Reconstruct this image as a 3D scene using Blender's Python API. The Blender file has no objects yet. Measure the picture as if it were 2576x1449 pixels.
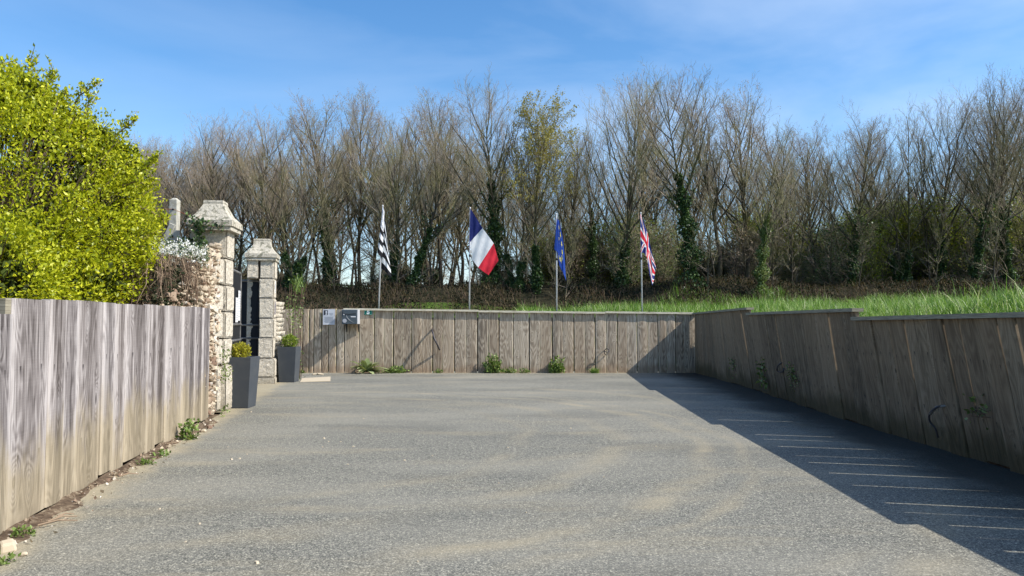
import bpy, math, random
import numpy as np
from mathutils import Vector, Matrix, Euler

# ---------------------------------------------------------------- camera, sky, sun, exposure
S = bpy.context.scene
C = S.collection
random.seed(7)
RG = np.random.default_rng(11)
FPX = 1860.0          # focal length in pixels of a 2576 px wide picture
CAMH = 1.2
PITCH = math.radians(2.7)
cam = bpy.data.cameras.new('camera'); co = bpy.data.objects.new('camera', cam); C.objects.link(co)
co.location = (0, 0, CAMH); co.rotation_euler = (math.pi/2 + PITCH, 0, 0)
cam.sensor_width = 36; cam.lens = 36*FPX/2576; cam.clip_start = 0.05; cam.clip_end = 5000
S.camera = co
SUNV = Vector((1.10, -0.29, 1.0)).normalized()      # towards the sun
sun_el = math.asin(SUNV.z); sun_az = math.atan2(SUNV.x, SUNV.y)
W = bpy.data.worlds.new('World'); S.world = W; W.use_nodes = True
wn = W.node_tree; wn.nodes.clear()
def wnode(t, **k):
    n = wn.nodes.new(t)
    for a, b in k.items(): setattr(n, a, b)
    return n
wo = wnode('ShaderNodeOutputWorld'); wb = wnode('ShaderNodeBackground')
sky = wnode('ShaderNodeTexSky', sky_type='NISHITA', sun_disc=False, sun_elevation=sun_el, sun_rotation=sun_az,
            altitude=30, air_density=1.0, dust_density=0.9, ozone_density=2.2)
wb.inputs['Strength'].default_value = 0.15
wtc = wnode('ShaderNodeTexCoord')
wmp = wnode('ShaderNodeMapping'); wmp.inputs['Scale'].default_value = (1.1, 1.6, 4.2); wmp.inputs['Rotation'].default_value = (0.0, 0.45, 0.3)
wno = wnode('ShaderNodeTexNoise'); wno.inputs['Scale'].default_value = 1.7; wno.inputs['Detail'].default_value = 6; wno.inputs['Roughness'].default_value = 0.52; wno.inputs['Distortion'].default_value = 0.35
wmr = wnode('ShaderNodeMapRange'); wmr.inputs[1].default_value = 0.34; wmr.inputs[2].default_value = 0.74; wmr.inputs[3].default_value = 0.0; wmr.inputs[4].default_value = 0.50
wse = wnode('ShaderNodeSeparateXYZ'); wgr = wnode('ShaderNodeMapRange')          # more veil to the right and low down
wgr.inputs[1].default_value = -0.6; wgr.inputs[2].default_value = 0.6; wgr.inputs[3].default_value = 0.25; wgr.inputs[4].default_value = 1.0
wmu = wnode('ShaderNodeMath', operation='MULTIPLY')
whs = wnode('ShaderNodeHueSaturation'); whs.inputs['Saturation'].default_value = 1.28; whs.inputs['Value'].default_value = 1.08
wmx = wnode('ShaderNodeMix', data_type='RGBA')
L = wn.links.new
L(wtc.outputs['Generated'], wmp.inputs[0]); L(wmp.outputs[0], wno.inputs['Vector']); L(wno.outputs['Fac'], wmr.inputs[0])
L(wtc.outputs['Generated'], wse.inputs[0]); L(wse.outputs['X'], wgr.inputs[0]); L(wmr.outputs[0], wmu.inputs[0]); L(wgr.outputs[0], wmu.inputs[1])
L(sky.outputs[0], whs.inputs['Color']); L(whs.outputs[0], wmx.inputs[6]); wmx.inputs[7].default_value = (4.9, 5.6, 6.6, 1)
L(wmu.outputs[0], wmx.inputs[0]); L(wmx.outputs[2], wb.inputs['Color']); L(wb.outputs[0], wo.inputs[0])
sl = bpy.data.lights.new('sun', 'SUN'); sl.energy = 5.0; sl.angle = math.radians(0.5); sl.color = (1.0, 0.955, 0.88)
so = bpy.data.objects.new('sun', sl); C.objects.link(so); so.rotation_euler = SUNV.to_track_quat('Z', 'Y').to_euler(); so.location = (20, -5, 30)
S.view_settings.view_transform = 'Standard'; S.view_settings.look = 'None'; S.view_settings.gamma = 1
S.view_settings.exposure = 0.42
S.render.engine = 'CYCLES'
S.cycles.max_bounces = 6; S.cycles.transparent_max_bounces = 8

# ---------------------------------------------------------------- geometry helpers
def ray(px, py):
    d = Vector(((px-1288)/FPX, (724.5-py)/FPX, -1.0))
    return Euler((math.pi/2 + PITCH, 0, 0)).to_matrix() @ d
def at(px, py, Y):                       # world point at depth Y
    d = ray(px, py); return Vector((0, 0, CAMH)) + d*(Y/d.y)
def gnd(px, py, z=0.0):                  # world point on a level surface
    d = ray(px, py); return Vector((0, 0, CAMH)) + d*((z-CAMH)/d.z)
def lerp(a, b, t): return a + (b-a)*t
def pl(pts, t):                          # piecewise linear y(x)
    if t <= pts[0][0]: return pts[0][1]
    for (a, b), (c, d) in zip(pts, pts[1:]):
        if t <= c: return b + (d-b)*(t-a)/(c-a)
    return pts[-1][1]

def tag(o, label=None, cat=None, group=None, kind=None):
    if label: o['label'] = label
    if cat: o['category'] = cat
    if group: o['group'] = group
    if kind: o['kind'] = kind
    return o
def empty(name, loc=(0, 0, 0), rz=0):
    o = bpy.data.objects.new(name, None); C.objects.link(o); o.location = loc; o.rotation_euler = (0, 0, rz); o.empty_display_size = 0.2
    return o
def link(name, me, parent=None, loc=None):
    o = bpy.data.objects.new(name, me); C.objects.link(o)
    if parent is not None: o.parent = parent
    if loc is not None: o.location = loc
    return o
def copy_tree(o, parent=None):
    c = o.copy(); C.objects.link(c); c.parent = parent
    for ch in list(o.children): copy_tree(ch, c)
    return c

class MB:
    def __init__(s): s.v = []; s.f = []; s.m = []; s.att = []
    def face(s, pts, mi=0):
        n = len(s.v); s.v += [tuple(p) for p in pts]; s.f.append(tuple(range(n, n+len(pts)))); s.m.append(mi)
    def box(s, c, d, rot=None, mi=0, taper=None):
        c = Vector(c); hx, hy, hz = d[0]/2, d[1]/2, d[2]/2
        tx, ty = taper if taper else (1, 1)
        vs = [Vector((x*(tx if z > 0 else 1), y*(ty if z > 0 else 1), z)) for z in (-hz, hz) for y in (-hy, hy) for x in (-hx, hx)]
        if rot is not None: vs = [rot @ v for v in vs]
        n = len(s.v); s.v += [tuple(c+v) for v in vs]
        for q in ((0, 2, 3, 1), (4, 5, 7, 6), (0, 1, 5, 4), (2, 6, 7, 3), (0, 4, 6, 2), (1, 3, 7, 5)):
            s.f.append(tuple(n+i for i in q)); s.m.append(mi)
    def tube(s, pts, rad, n=6, mi=0, cap=True):
        pts = [Vector(p) for p in pts]
        if not hasattr(rad, '__len__'): rad = [rad]*len(pts)
        base = len(s.v); ref = Vector((0.31, 0.17, 0.93))
        for i, p in enumerate(pts):
            t = (pts[min(i+1, len(pts)-1)] - pts[max(i-1, 0)])
            if t.length < 1e-9: t = Vector((0, 0, 1))
            t.normalize()
            a = t.cross(ref)
            if a.length < 0.1: a = t.cross(Vector((1, 0, 0)))
            a.normalize(); b = t.cross(a)
            for k in range(n):
                w = 2*math.pi*k/n; s.v.append(tuple(p + (a*math.cos(w) + b*math.sin(w))*rad[i]))
        for i in range(len(pts)-1):
            for k in range(n):
                q = base+i*n; s.f.append((q+k, q+(k+1) % n, q+n+(k+1) % n, q+n+k)); s.m.append(mi)
        if cap and n > 3:
            s.f.append(tuple(base+k for k in range(n-1, -1, -1))); s.m.append(mi)
            e = base+(len(pts)-1)*n; s.f.append(tuple(e+k for k in range(n))); s.m.append(mi)
    def mesh(s, name, mats, smooth=False):
        me = bpy.data.meshes.new(name); me.from_pydata(s.v, [], s.f)
        if not isinstance(mats, (list, tuple)): mats = [mats]
        for m in mats: me.materials.append(m)
        if len(mats) > 1: me.polygons.foreach_set('material_index', s.m)
        if smooth: me.polygons.foreach_set('use_smooth', [True]*len(s.f))
        me.update(); return me
    def obj(s, name, mats, parent=None, smooth=False, bevel=0):
        o = link(name, s.mesh(name, mats, smooth), parent)
        if bevel:
            b = o.modifiers.new('bevel', 'BEVEL'); b.width = bevel; b.segments = 2; b.limit_method = 'ANGLE'; b.angle_limit = 0.6
        return o

def np_mesh(name, V, F, mat, rnd=None, mats=None, mi=None, smooth=False):
    """V (n,3), F (m,k) constant-size faces"""
    me = bpy.data.meshes.new(name); V = np.asarray(V, dtype=np.float32); F = np.asarray(F, dtype=np.int32)
    m, k = F.shape
    me.vertices.add(len(V)); me.vertices.foreach_set('co', V.ravel())
    me.loops.add(m*k); me.loops.foreach_set('vertex_index', F.ravel())
    me.polygons.add(m); me.polygons.foreach_set('loop_start', np.arange(0, m*k, k, dtype=np.int32))
    try: me.polygons.foreach_set('loop_total', np.full(m, k, dtype=np.int32))
    except Exception: pass
    for x in (mats or [mat]): me.materials.append(x)
    if mi is not None: me.polygons.foreach_set('material_index', np.asarray(mi, dtype=np.int32))
    if rnd is not None:
        a = me.attributes.new('rnd', 'FLOAT', 'POINT'); a.data.foreach_set('value', np.asarray(rnd, dtype=np.float32))
    if smooth: me.polygons.foreach_set('use_smooth', np.ones(m, dtype=bool))
    me.update(calc_edges=True); me.validate(); return me

def unit(a): return a/np.maximum(np.linalg.norm(a, axis=-1, keepdims=True), 1e-9)
def leaves(P, size, up=0.5, width=0.5, out=None, outw=0.0, rnd=None):
    """folded diamond leaves at points P; returns V, F, rnd"""
    n = len(P); P = np.asarray(P)
    size = np.asarray(size)*np.ones(n)
    d = RG.normal(size=(n, 3)); d[:, 2] += up
    if out is not None: d = unit(d) + out*outw
    d = unit(d); s = unit(np.cross(d, RG.normal(size=(n, 3)))); nn = np.cross(d, s)
    L_ = size[:, None]; w = L_*width*0.5
    a = P; t = P + d*L_; m = P + d*L_*0.45
    l = m + s*w + nn*w*0.35; r = m - s*w + nn*w*0.35
    V = np.stack([a, l, t, r], 1).reshape(-1, 3)
    F = np.arange(n*4).reshape(n, 4)
    q = RG.random(n) if rnd is None else rnd
    return V, F, np.repeat(q, 4)
def blades(P, h, w, lean=0.35, seg=3, droop=0.5, dirv=None):
    n = len(P); P = np.asarray(P); h = np.asarray(h)*np.ones(n); w = np.asarray(w)*np.ones(n)
    az = RG.random(n)*2*np.pi
    d = np.stack([np.cos(az), np.sin(az), np.zeros(n)], 1)
    if dirv is not None: d = unit(d + dirv)
    side = np.stack([-d[:, 1], d[:, 0], np.zeros(n)], 1)
    side = unit(side + d*RG.normal(size=(n, 1))*0.6)
    ln = lean*(0.3+RG.random(n)*1.2)
    rows = []
    for i in range(seg+1):
        t = i/seg
        c = P + d*(h*ln*t**1.7)[:, None] + np.array([0, 0, 1.0])*(h*(t - droop*ln*t**3))[:, None]
        ww = (w*(1-t**1.6)*0.5 + 0.0004)[:, None]
        rows += [c - side*ww, c + side*ww]
    V = np.stack(rows, 1).reshape(-1, 3); k = 2*(seg+1)
    base = np.arange(n)[:, None]*k
    F = np.concatenate([base + np.array([2*i, 2*i+1, 2*i+3, 2*i+2]) for i in range(seg)], 0)
    return V, F, np.repeat(RG.random(n), k)

# ---------------------------------------------------------------- node helper
class N:
    def __init__(s, name, rough=0.8, spec=0.3):
        s.m = bpy.data.materials.new(name); s.m.use_nodes = True; s.t = s.m.node_tree
        s.t.nodes.clear(); s.out = s.t.nodes.new('ShaderNodeOutputMaterial'); s.b = s.t.nodes.new('ShaderNodeBsdfPrincipled')
        s.t.links.new(s.b.outputs[0], s.out.inputs[0]); s.b.inputs['Roughness'].default_value = rough
        s.b.inputs['Specular IOR Level'].default_value = spec
    def _in(s, sock, v):
        if v is None: return
        if isinstance(v, bpy.types.NodeSocket): s.t.links.new(v, sock)
        elif isinstance(v, (int, float)):
            try: sock.default_value = v
            except Exception: sock.default_value = (v,)*len(sock.default_value)
        else:
            v = tuple(v)
            if len(v) == 3 and len(sock.default_value) == 4: v = v+(1,)
            sock.default_value = v
    def math(s, op, a, b=None, c=None, clamp=False):
        n = s.t.nodes.new('ShaderNodeMath'); n.operation = op; n.use_clamp = clamp
        s._in(n.inputs[0], a); s._in(n.inputs[1], b); s._in(n.inputs[2], c); return n.outputs[0]
    def xyz(s, x, y, z):
        n = s.t.nodes.new('ShaderNodeCombineXYZ'); s._in(n.inputs[0], x); s._in(n.inputs[1], y); s._in(n.inputs[2], z); return n.outputs[0]
    def sep(s, v):
        n = s.t.nodes.new('ShaderNodeSeparateXYZ'); s._in(n.inputs[0], v); return n.outputs
    def coord(s, k='Object'): return s.t.nodes.new('ShaderNodeTexCoord').outputs[k]
    def pos(s): return s.t.nodes.new('ShaderNodeNewGeometry').outputs['Position']
    def attr(s, name):
        n = s.t.nodes.new('ShaderNodeAttribute'); n.attribute_name = name; return n.outputs
    def oinfo(s): return s.t.nodes.new('ShaderNodeObjectInfo').outputs['Random']
    def scale(s, v, k):
        n = s.t.nodes.new('ShaderNodeVectorMath'); n.operation = 'MULTIPLY'; s._in(n.inputs[0], v); s._in(n.inputs[1], k); return n.outputs[0]
    def noise(s, v, sc=5, det=3, ro=0.5, dist=0, col=False):
        n = s.t.nodes.new('ShaderNodeTexNoise'); s._in(n.inputs['Vector'], v); s._in(n.inputs['Scale'], sc); n.inputs['Detail'].default_value = det
        n.inputs['Roughness'].default_value = ro; n.inputs['Distortion'].default_value = dist; return n.outputs['Color' if col else 'Fac']
    def vor(s, v, sc=5, feat='F1', out='Distance', rand=1):
        n = s.t.nodes.new('ShaderNodeTexVoronoi'); n.feature = feat; s._in(n.inputs['Vector'], v); n.inputs['Scale'].default_value = sc; n.inputs['Randomness'].default_value = rand
        return n.outputs[out]
    def mr(s, v, a, b, c=0, d=1, smooth=False):
        n = s.t.nodes.new('ShaderNodeMapRange'); n.interpolation_type = 'SMOOTHSTEP' if smooth else 'LINEAR'
        for i, x in enumerate((v, a, b, c, d)): s._in(n.inputs[i], x)
        return n.outputs[0]
    def mix(s, f, a, b, mode='MIX'):
        n = s.t.nodes.new('ShaderNodeMix'); n.data_type = 'RGBA'; n.blend_type = mode
        s._in(n.inputs[0], f); s._in(n.inputs[6], a); s._in(n.inputs[7], b); return n.outputs[2]
    def ramp(s, f, stops):
        n = s.t.nodes.new('ShaderNodeValToRGB'); s._in(n.inputs[0], f); e = n.color_ramp.elements
        while len(e) < len(stops): e.new(0.5)
        for x, (p, c) in zip(e, stops): x.position = p; x.color = tuple(c)+(1,)
        return n.outputs[0]
    def bump(s, h, st=0.4, d=0.01):
        n = s.t.nodes.new('ShaderNodeBump'); s._in(n.inputs['Height'], h); n.inputs['Strength'].default_value = st; n.inputs['Distance'].default_value = d
        s.t.links.new(n.outputs[0], s.b.inputs['Normal'])
    def col(s, c): s._in(s.b.inputs['Base Color'], c); return s
    def translucent(s, c, f=0.35):
        t = s.t.nodes.new('ShaderNodeBsdfTranslucent'); s._in(t.inputs[0], c); m = s.t.nodes.new('ShaderNodeMixShader'); m.inputs[0].default_value = f
        s.t.links.new(s.b.outputs[0], m.inputs[1]); s.t.links.new(t.outputs[0], m.inputs[2]); s.t.links.new(m.outputs[0], s.out.inputs[0])

def flat(name, c, rough=0.6, spec=0.4, metal=0, var=0.12, sc=12):
    n = N(name, rough, spec); n.b.inputs['Metallic'].default_value = metal
    q = n.noise(n.coord(), sc, 4, 0.6)
    n.col(n.mix(n.mr(q, 0.3, 0.7, 0, var), c, tuple(x*0.45 for x in c))); return n.m
def leafmat(name, a, b, c, tr=0.35, rough=0.5):
    n = N(name, rough, 0.35); r = n.attr('rnd')[2]
    k = n.ramp(r, [(0, a), (0.5, b), (1, c)])
    n.col(k); n.translucent(n.mix(1.0, k, (1.15, 1.1, 0.6), 'MULTIPLY'), tr); return n.m

# ---------------------------------------------------------------- wood for the sleeper walls
def woodmat(name, light, mid, dark, dirt, dirt_h, dirt_amt, edge=0.5, algae=0.0, contrast=1.0, warmtint=(0.30, 0.21, 0.13), warm=0.3, kx=5.0, centre=0.0, fw=0.7):
    n = N(name, 0.85, 0.18)
    uv = n.sep(n.coord('UV')); u, v = uv[0], uv[1]
    r = n.attr('rnd')[2]; ac = n.attr('ac')[2]
    r50 = n.math('MULTIPLY', r, 53.0)
    # knots
    kv = n.xyz(n.math('MULTIPLY', u, kx), n.math('MULTIPLY', v, kx*0.42), r50)
    kd = n.vor(kv, 1.0)
    kn = n.mr(kd, 0.0, 0.40, 1, 0, True)
    # growth rings: contour lines of a field stretched along the board, wrapped round the knots
    f1 = n.noise(n.xyz(n.math('MULTIPLY', u, 4.5), n.math('MULTIPLY', v, 0.75), r50), 1.0, 2, 0.45, 0.25)
    f1 = n.math('ADD', f1, n.math('MULTIPLY', n.math('MULTIPLY', kn, kn), 0.30))
    ring = n.math('SINE', n.math('MULTIPLY', f1, 105.0))
    ring = n.mr(ring, -1, 1, 0, 1)
    fine = n.noise(n.xyz(n.math('MULTIPLY', u, 95.0), n.math('MULTIPLY', v, 2.2), r50), 1.0, 4, 0.65)
    broad = n.noise(n.xyz(n.math('MULTIPLY', u, 14.0), n.math('MULTIPLY', v, 0.8), r50), 1.0, 3, 0.55)
    saw = n.noise(n.xyz(n.math('MULTIPLY', u, 3.0), n.math('MULTIPLY', v, 110.0), r50), 1.0, 2, 0.5)
    g = n.math('ADD', n.math('MULTIPLY', ring, 0.27*contrast), n.math('ADD', n.math('ADD', n.math('MULTIPLY', n.math('SUBTRACT', fine, 0.5), fw), 0.275), n.math('MULTIPLY', broad, 0.75)))
    g = n.math('ADD', g, n.math('MULTIPLY', saw, 0.12))
    ed = n.math('ABSOLUTE', n.math('SUBTRACT', n.math('MULTIPLY', ac, 2.0), 1.0))
    g = n.math('ADD', g, n.mr(ed, 0.62, 1.0, 0, edge*0.35, True))
    g = n.math('ADD', g, n.mr(r, 0, 1, -0.12, 0.14))
    if centre: g = n.math('ADD', g, n.mr(n.math('ADD', ed, n.math('MULTIPLY', broad, 0.5)), 0.2, 1.2, -centre, centre, True))
    base = n.ramp(n.mr(g, 0.50, 1.35, 0, 1), [(0.0, dark), (0.45, mid), (1.0, light)])
    base = n.mix(n.math('MULTIPLY', n.math('FRACT', n.math('MULTIPLY', r, 7.31)), warm), base, warmtint)
    core = n.mr(kd, 0.03, 0.085, 1, 0, True)
    base = n.mix(n.math('MULTIPLY', core, 0.75), base, tuple(x*0.45 for x in dark))
    halo = n.math('MULTIPLY', n.mr(kd, 0.09, 0.2, 1, 0, True), n.math('SUBTRACT', 1.0, core))
    base = n.mix(n.math('MULTIPLY', halo, 0.35), base, light)
    # thin drying cracks
    ck = n.noise(n.xyz(n.math('MULTIPLY', u, 60.0), n.math('MULTIPLY', v, 1.1), n.math('ADD', r50, 9.0)), 1.0, 1, 0.5)
    crack = n.mr(ck, 0.70, 0.74, 0, 0.65)
    base = n.mix(crack, base, tuple(x*0.25 for x in dark))
    # rusty screw heads with short drips
    for v0 in (0.36, 0.88):
        a_ = n.math('ABSOLUTE', n.math('SUBTRACT', n.math('ABSOLUTE', n.math('SUBTRACT', ac, 0.5)), 0.27)); dv = n.math('SUBTRACT', v, n.math('ADD', v0, n.math('MULTIPLY', r, 0.05)))
        sc = n.math('MULTIPLY', n.mr(a_, 0.012, 0.026, 1, 0), n.math('MULTIPLY', n.mr(dv, -0.05, -0.012, 0, 1), n.mr(dv, 0.004, 0.008, 1, 0)))
        base = n.mix(n.math('MULTIPLY', sc, 0.8), base, (0.03, 0.025, 0.025))
    # clay splashed up from the ground; on the right wall just a darker foot
    nz = n.noise(n.xyz(n.math('MULTIPLY', u, 7.0), n.math('MULTIPLY', v, 2.5), r50), 1.0, 4, 0.6)
    hh = n.math('SUBTRACT', v, n.math('MULTIPLY', n.math('SUBTRACT', nz, 0.5), dirt_h*1.5))
    hh = n.math('SUBTRACT', hh, n.math('MULTIPLY', n.math('SUBTRACT', n.math('FRACT', n.math('MULTIPLY', r, 13.7)), 0.5), dirt_h*0.5))
    dm = n.mr(hh, dirt_h*0.35, dirt_h*1.25, dirt_amt, 0, True)
    base = n.mix(dm, base, n.mix(n.mr(g, 0.55, 1.25, 1, 0), dirt, tuple(x*0.55 for x in dirt)))
    if algae > 0:
        ag = n.math('MULTIPLY', n.mr(ed, 0.86, 1.0, 0, 1), n.mr(n.noise(n.pos(), 4.0, 3), 0.48, 0.6, 0, algae))
        base = n.mix(ag, base, (0.16, 0.22, 0.05))
    n.col(base)
    n.bump(n.math('ADD', g, n.math('MULTIPLY', crack, -1.2)), 0.5, 0.006)
    return n.m
M = {}
M['wood_left'] = woodmat('silvered_wood', (0.45, 0.415, 0.40), (0.205, 0.183, 0.177), (0.055, 0.046, 0.045), (0.37, 0.305, 0.20), 0.50, 0.84, 1.0, kx=3.4, centre=0.15, fw=1.5, contrast=0.9, warm=0.15, warmtint=(0.30, 0.24, 0.19))
M['wood_back'] = woodmat('brown_grey_wood', (0.62, 0.53, 0.405), (0.33, 0.27, 0.20), (0.13, 0.102, 0.075), (0.36, 0.25, 0.16), 0.20, 0.6, 0.6, algae=0.55, contrast=1.35, warm=0.30, warmtint=(0.40, 0.28, 0.17))
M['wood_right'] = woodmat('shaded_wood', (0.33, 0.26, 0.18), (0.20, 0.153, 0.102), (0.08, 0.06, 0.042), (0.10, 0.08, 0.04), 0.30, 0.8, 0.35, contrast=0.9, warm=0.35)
n = N('cap_wood', 0.8, 0.2); q = n.noise(n.scale(n.coord(), (2, 2, 30)), 3, 4, 0.6)
n.col(n.ramp(q, [(0.3, (0.34, 0.30, 0.20)), (0.5, (0.62, 0.56, 0.42)), (0.75, (0.76, 0.70, 0.56))])); n.bump(q, 0.4, 0.01); M['cap'] = n.m

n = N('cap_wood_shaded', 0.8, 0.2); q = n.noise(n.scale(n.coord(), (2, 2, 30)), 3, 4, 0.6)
n.col(n.ramp(q, [(0.3, (0.16, 0.14, 0.10)), (0.6, (0.30, 0.27, 0.20))])); M['cap_grey'] = n.m  # copy of the cap wood with the right wall's shade put into its colour

# ---------------------------------------------------------------- ground materials
def asphalt():
    n = N('asphalt', 0.78, 0.28); p = n.pos(); s = n.sep(p); x, y = s[0], s[1]
    p2 = n.xyz(x, y, 0.0)
    agg = n.vor(p2, 150.0, out='Color'); agg = n.sep(agg)[0]
    ag2 = n.noise(p2, 80.0, 4, 0.75); ag3 = n.noise(p2, 26.0, 3, 0.6)
    a = n.math('ADD', n.math('MULTIPLY', agg, 0.32), n.math('ADD', n.math('MULTIPLY', ag2, 0.93), n.math('MULTIPLY', ag3, 0.35)))
    base = n.ramp(n.mr(a, 0.50, 1.08, 0, 1), [(0, (0.022, 0.023, 0.022)), (0.42, (0.110, 0.112, 0.103)), (0.75, (0.270, 0.262, 0.230)), (1, (0.62, 0.59, 0.49))])
    # worn lighter and darker drifts
    big = n.noise(n.scale(p2, (0.28, 0.75, 1)), 1.0, 4, 0.55, 0.4)
    base = n.mix(n.mr(big, 0.42, 0.64, 0, 0.34, True), base, (0.31, 0.295, 0.255))
    big2 = n.noise(n.scale(p2, (0.5, 1.0, 1)), 0.8, 3, 0.5)
    base = n.mix(n.mr(big2, 0.50, 0.66, 0, 0.25, True), base, (0.07, 0.073, 0.072))
    # pale dust dragged into arcs by turning tyres
    wx = n.noise(p2, 0.5, 3, 0.5, 0, True); ws = n.sep(wx)
    X = n.math('ADD', x, n.math('MULTIPLY', ws[0], 0.9)); Y = n.math('ADD', y, n.math('MULTIPLY', ws[1], 0.9))
    dx = n.math('ADD', X, 2.6); dy = n.math('SUBTRACT', Y, 8.4)
    r = n.math('SQRT', n.math('ADD', n.math('MULTIPLY', dx, dx), n.math('MULTIPLY', dy, dy)))
    dust = None
    for rr, w, am in ((4.9, 0.20, 0.75), (5.3, 0.12, 0.5), (4.1, 0.25, 0.5), (6.6, 0.25, 0.5), (3.2, 0.2, 0.35)):
        d = n.mr(n.math('ABSOLUTE', n.math('SUBTRACT', r, rr)), 0, w, am, 0, True)
        dust = d if dust is None else n.math('MAXIMUM', dust, d)
    dx = n.math('SUBTRACT', X, 6.0); dy = n.math('ADD', Y, 2.0)
    r = n.math('SQRT', n.math('ADD', n.math('MULTIPLY', dx, dx), n.math('MULTIPLY', dy, dy)))
    for rr, w, am in ((7.4, 0.13, 0.25), (8.8, 0.18, 0.28), (10.4, 0.22, 0.22)):
        dust = n.math('MAXIMUM', dust, n.mr(n.math('ABSOLUTE', n.math('SUBTRACT', r, rr)), 0, w, am, 0, True))
    patch = n.noise(n.scale(p2, (0.38, 1.6, 1)), 1.2, 6, 0.66, 0.2)
    dust = n.math('MULTIPLY', dust, n.mr(n.noise(n.scale(p2, (0.5, 1.3, 1)), 0.9, 5, 0.65), 0.36, 0.66, 0.1, 0.9, True))
    dust = n.math('MAXIMUM', dust, n.mr(patch, 0.50, 0.74, 0, 0.42, True))
    # soil washed out from under the left-hand wall: x + 0.178*y + 2.12 = distance to it
    dl = n.math('ADD', n.math('ADD', x, n.math('MULTIPLY', y, 0.178)), 2.12)
    dl = n.math('ADD', dl, n.math('MULTIPLY', n.math('SUBTRACT', n.noise(p2, 2.2, 4, 0.6), 0.5), 0.55))
    dust = n.math('MAXIMUM', dust, n.mr(dl, 0.06, 0.40, 0.85, 0, True))
    bk = n.math('SUBTRACT', 17.8, y); bk = n.math('ADD', bk, n.math('MULTIPLY', n.math('SUBTRACT', n.noise(p2, 2.0, 3), 0.5), 0.3))
    dust = n.math('MAXIMUM', dust, n.mr(bk, 0.0, 0.22, 0.6, 0, True))
    dust = n.math('MULTIPLY', dust, n.mr(ag2, 0.35, 0.6, 0.45, 1.0))
    dcol = n.mix(n.noise(p2, 3, 2), (0.46, 0.395, 0.275), (0.33, 0.28, 0.19))
    base = n.mix(dust, base, dcol)
    # deep shade beside the right-hand wall, darkened into the asphalt colour
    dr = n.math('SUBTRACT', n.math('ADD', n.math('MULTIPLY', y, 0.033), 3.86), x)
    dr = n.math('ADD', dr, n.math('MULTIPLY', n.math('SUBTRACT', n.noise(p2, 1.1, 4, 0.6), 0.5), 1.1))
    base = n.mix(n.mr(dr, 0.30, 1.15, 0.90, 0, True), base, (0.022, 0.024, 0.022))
    # stray pale chips
    ch = n.mr(n.vor(p2, 7.0), 0.016, 0.03, 1, 0); chm = n.mr(n.noise(p2, 1.3, 1), 0.5, 0.55, 0, 1)
    base = n.mix(n.math('MULTIPLY', ch, chm), base, (0.75, 0.72, 0.62))
    base = n.mix(1.0, base, (1.02, 1.0, 0.93), 'MULTIPLY')
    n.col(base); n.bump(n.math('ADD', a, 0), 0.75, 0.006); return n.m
M['asphalt'] = asphalt()
n = N('soil', 0.95, 0.1); q = n.noise(n.pos(), 14, 6, 0.7)
n.col(n.ramp(q, [(0.3, (0.045, 0.032, 0.022)), (0.52, (0.13, 0.092, 0.062)), (0.72, (0.38, 0.31, 0.21))])); n.bump(q, 0.9, 0.03); M['soil'] = n.m
n = N('meadow_ground', 0.95, 0.1); q = n.noise(n.pos(), 3, 6, 0.7)
n.col(n.ramp(q, [(0.35, (0.035, 0.06, 0.012)), (0.6, (0.09, 0.15, 0.025)), (0.8, (0.16, 0.20, 0.05))])); n.bump(q, 0.6, 0.05); M['meadow'] = n.m
n = N('woodland_floor', 0.95, 0.1); q = n.noise(n.pos(), 2.5, 8, 0.75)
n.col(n.ramp(q, [(0.35, (0.014, 0.016, 0.008)), (0.55, (0.035, 0.032, 0.018)), (0.75, (0.07, 0.055, 0.03))])); n.bump(q, 0.8, 0.1); M['floor'] = n.m
n = N('verge_grass', 0.95, 0.1); q = n.noise(n.pos(), 2.0, 5, 0.7)
n.col(n.ramp(q, [(0.35, (0.07, 0.10, 0.02)), (0.7, (0.15, 0.20, 0.045))])); M['verge'] = n.m

# ---------------------------------------------------------------- other materials
def barkmat(name, a, b, moss, mossamt):
    n = N(name, 0.9, 0.15); p = n.coord(); q = n.noise(n.scale(p, (9, 9, 2)), 1.0, 4, 0.65)
    c = n.mix(n.mr(q, 0.3, 0.7), a, b)
    c = n.mix(n.mr(n.noise(p, 0.9, 3), 0.42, 0.62, 0, mossamt), c, moss)
    c = n.mix(n.mr(n.oinfo(), 0, 1, 0, 0.35), c, tuple(x*0.6 for x in a)); n.col(c); n.bump(q, 0.5, 0.02); return n.m
M['bark'] = barkmat('bark', (0.045, 0.036, 0.029), (0.145, 0.118, 0.092), (0.125, 0.125, 0.042), 0.65)
M['twig'] = barkmat('twigs', (0.20, 0.16, 0.125), (0.46, 0.385, 0.30), (0.27, 0.27, 0.09), 0.7)
M['twig_far'] = barkmat('far_twigs', (0.22, 0.17, 0.135), (0.47, 0.375, 0.295), (0.30, 0.27, 0.12), 0.6)
M['ivy'] = leafmat('ivy_leaf', (0.014, 0.035, 0.012), (0.038, 0.08, 0.024), (0.13, 0.20, 0.06), 0.2, 0.4)
M['ivy_light'] = leafmat('ivy_leaf_light', (0.06, 0.10, 0.025), (0.14, 0.20, 0.06), (0.30, 0.36, 0.14), 0.3, 0.4)
M['budleaf'] = leafmat('bud_leaf', (0.22, 0.20, 0.04), (0.34, 0.30, 0.07), (0.42, 0.38, 0.12), 0.4)
M['bud'] = leafmat('buds', (0.16, 0.10, 0.07), (0.27, 0.18, 0.12), (0.36, 0.27, 0.17), 0.2)
M['hazel'] = leafmat('young_leaf', (0.12, 0.17, 0.02), (0.27, 0.33, 0.04), (0.42, 0.46, 0.07), 0.45)
M['privet'] = leafmat('golden_leaf', (0.12, 0.17, 0.006), (0.37, 0.41, 0.010), (0.68, 0.67, 0.04), 0.34, 0.42)
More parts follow.
